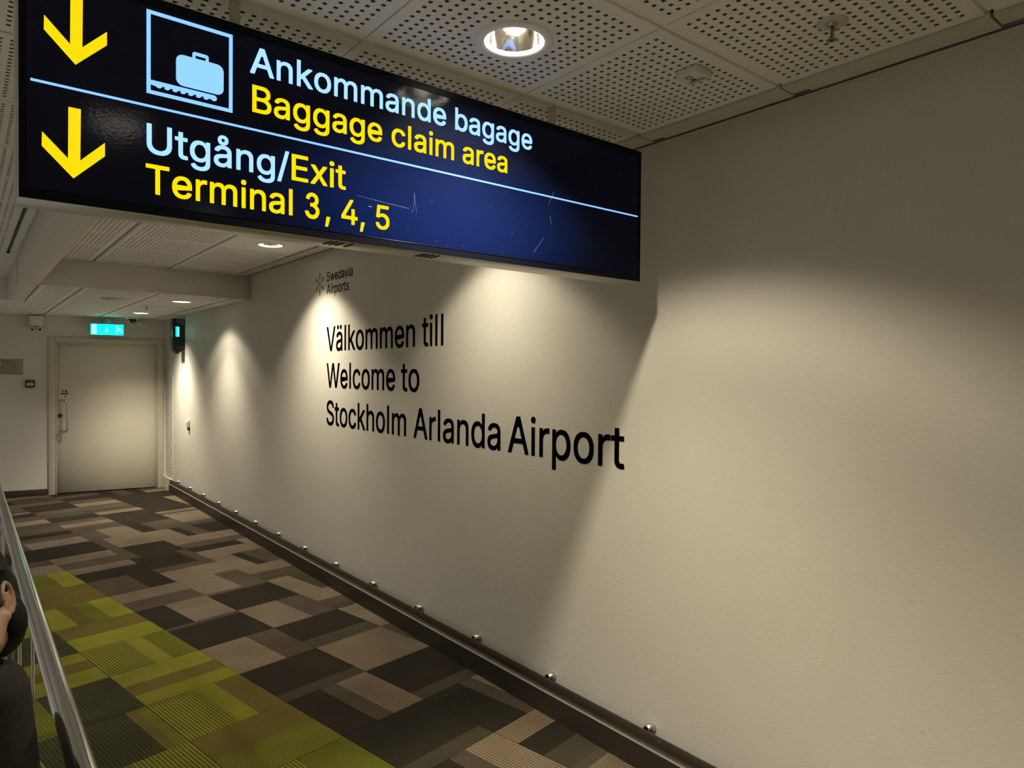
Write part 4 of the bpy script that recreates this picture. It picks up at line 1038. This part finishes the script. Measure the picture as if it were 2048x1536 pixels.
B.limb([H(0, -0.088, 0.030), H(0, -0.100, 0.004), H(0, -0.106, -0.012)], [0.008, 0.010, 0.012])
for s in (-1, 1): B.ball(H(s * 0.011, -0.096, -0.015), (0.008, 0.009, 0.007), hr)
B.limb([H(-0.018, -0.083, -0.041), H(0, -0.091, -0.040), H(0.018, -0.083, -0.041)], [0.005, 0.0065, 0.005]); B.limb([H(-0.014, -0.083, -0.051), H(0, -0.089, -0.052), H(0.014, -0.083, -0.051)], [0.005, 0.007, 0.005])
# neck, trunk, limbs
B.limb([H(0, 0.012, -0.05), (0.012, 0.0, HZ - 0.16)], [0.050, 0.052])
B.limb([(0, 0, HZ - 0.19), (0, 0, 0.92), (0, 0, 0.78), (0, 0, 0.70)], [0.070, 0.092, 0.085, 0.092])
for s in (-1, 1):
    B.limb([(s * 0.04, 0, HZ - 0.17), (s * 0.118, 0, HZ - 0.205)], [0.055, 0.046])
    sh, el, wr = (s * 0.130, 0.0, HZ - 0.215), (s * 0.158, 0.015, 0.825), (s * 0.150, -0.05, 0.655)
    B.limb([sh, el, wr], [0.042, 0.033, 0.022])
    B.limb([(s * 0.150, -0.05, 0.655), (s * 0.148, -0.062, 0.600)], [0.021, 0.026])
    for k, (dx, ln) in enumerate(((-0.019, .050), (-0.006, .058), (0.007, .054), (0.019, .043))):
        b0 = Vector((s * 0.148, -0.066 + dx * .9, 0.598)); b1 = b0 + Vector((s * -.004, -.004, -ln * .5)); b2 = b1 + Vector((s * -.014, -.004, -ln * .45))
        B.limb([b0, b1, b2], [0.0085, 0.0075, 0.0065])
    B.limb([(s * 0.146, -0.080, 0.632), (s * 0.142, -0.104, 0.606), (s * 0.138, -0.110, 0.582)], [0.011, 0.009, 0.0075])
    B.limb([(s * 0.062, 0, 0.70), (s * 0.068, -0.008, 0.39), (s * 0.070, 0.012, 0.075)], [0.076, 0.052, 0.034])
    B.limb([(s * 0.070, 0.03, 0.036), (s * 0.075, -0.12, 0.028)], [0.034, 0.026])
body = B.build('body', M['skin'], per, 0.0036, 3)
for s in (-1, 1):
    a = MB(); bmq = bmesh.new(); bmesh.ops.create_uvsphere(bmq, u_segments=16, v_segments=10, radius=0.0115, matrix=Matrix.Translation(H(s * 0.030, -0.0745, 0.022))); a.add_bm(bmq, 0, True)
    e_ = a.build('eye', M['eye'], per)
    a = MB(); bmq = bmesh.new(); bmesh.ops.create_uvsphere(bmq, u_segments=12, v_segments=8, radius=0.0055, matrix=Matrix.Translation(H(s * 0.030, -0.0815, 0.022))); a.add_bm(bmq, 0, True)
    a.build('iris', M['black_gloss'], e_)
B = Blob()
B.ball(H(0, 0.022, 0.068), (0.078, 0.090, 0.082), hr); B.ball(H(0, 0.055, 0.02), (0.072, 0.055, 0.09), hr)
B.ball(H(0, -0.03, 0.115), (0.066, 0.055, 0.034), hr); B.ball(H(0, 0.06, -0.05), (0.060, 0.042, 0.06), hr)
for s in (-1, 1):
    B.ball(H(s * 0.060, 0.028, 0.045), (0.020, 0.035, 0.05), hr); B.ball(H(s * 0.058, 0.040, -0.03), (0.020, 0.026, 0.05), hr)
    B.limb([H(s * 0.070, 0.020, 0.062), H(s * 0.084, 0.018, 0.052)], [0.012, 0.006])
B.build('hair', M['hair'], per, 0.006, 3)
B = Blob()
B.limb([(0, 0, HZ - 0.20), (0, 0, 0.92), (0, 0, 0.80), (0, 0, 0.66)], [0.088, 0.112, 0.108, 0.122])
B.limb([(0, 0.03, HZ - 0.155), (0, 0.02, HZ - 0.2)], [0.066, 0.08])
for s in (-1, 1):
    B.limb([(s * 0.035, 0, HZ - 0.165), (s * 0.112, 0, HZ - 0.207)], [0.066, 0.060])
    B.limb([(s * 0.120, 0.0, HZ - 0.218), (s * 0.147, 0.012, 0.825), (s * 0.144, -0.048, 0.665)], [0.056, 0.050, 0.038])
B.build('jacket', M['jacket'], per, 0.008, 4)
B = Blob()
for k in range(12):
    t = 2 * math.pi * k / 12
    B.ball((0.005 + 0.060 * math.cos(t), -0.012 + 0.062 * math.sin(t), HZ - 0.150 - 0.02 * math.sin(-t)), (0.026, 0.026, 0.022))
B.limb([(-0.02, -0.085, HZ - 0.19), (-0.02, -0.112, HZ - 0.30), (-0.015, -0.112, HZ - 0.42)], [0.028, 0.030, 0.026])
B.build('scarf', M['scarf'], per, 0.007, 3)
B = Blob()
for s in (-1, 1):
    B.limb([(s * 0.060, 0, 0.70), (s * 0.068, -0.006, 0.39), (s * 0.070, 0.012, 0.055)], [0.094, 0.066, 0.055])
B.build('trousers', M['trousers'], per, 0.008, 4)
for s in (-1, 1):
    B = Blob(); B.limb([(s * 0.070, 0.035, 0.044), (s * 0.073, -0.05, 0.044), (s * 0.076, -0.135, 0.036)], [0.042, 0.042, 0.034])
    B.build('shoe', M['shoe'], per, 0.006, 3)

# trouser legs and shoes rest on the floor; nothing below is drawn for the picture only
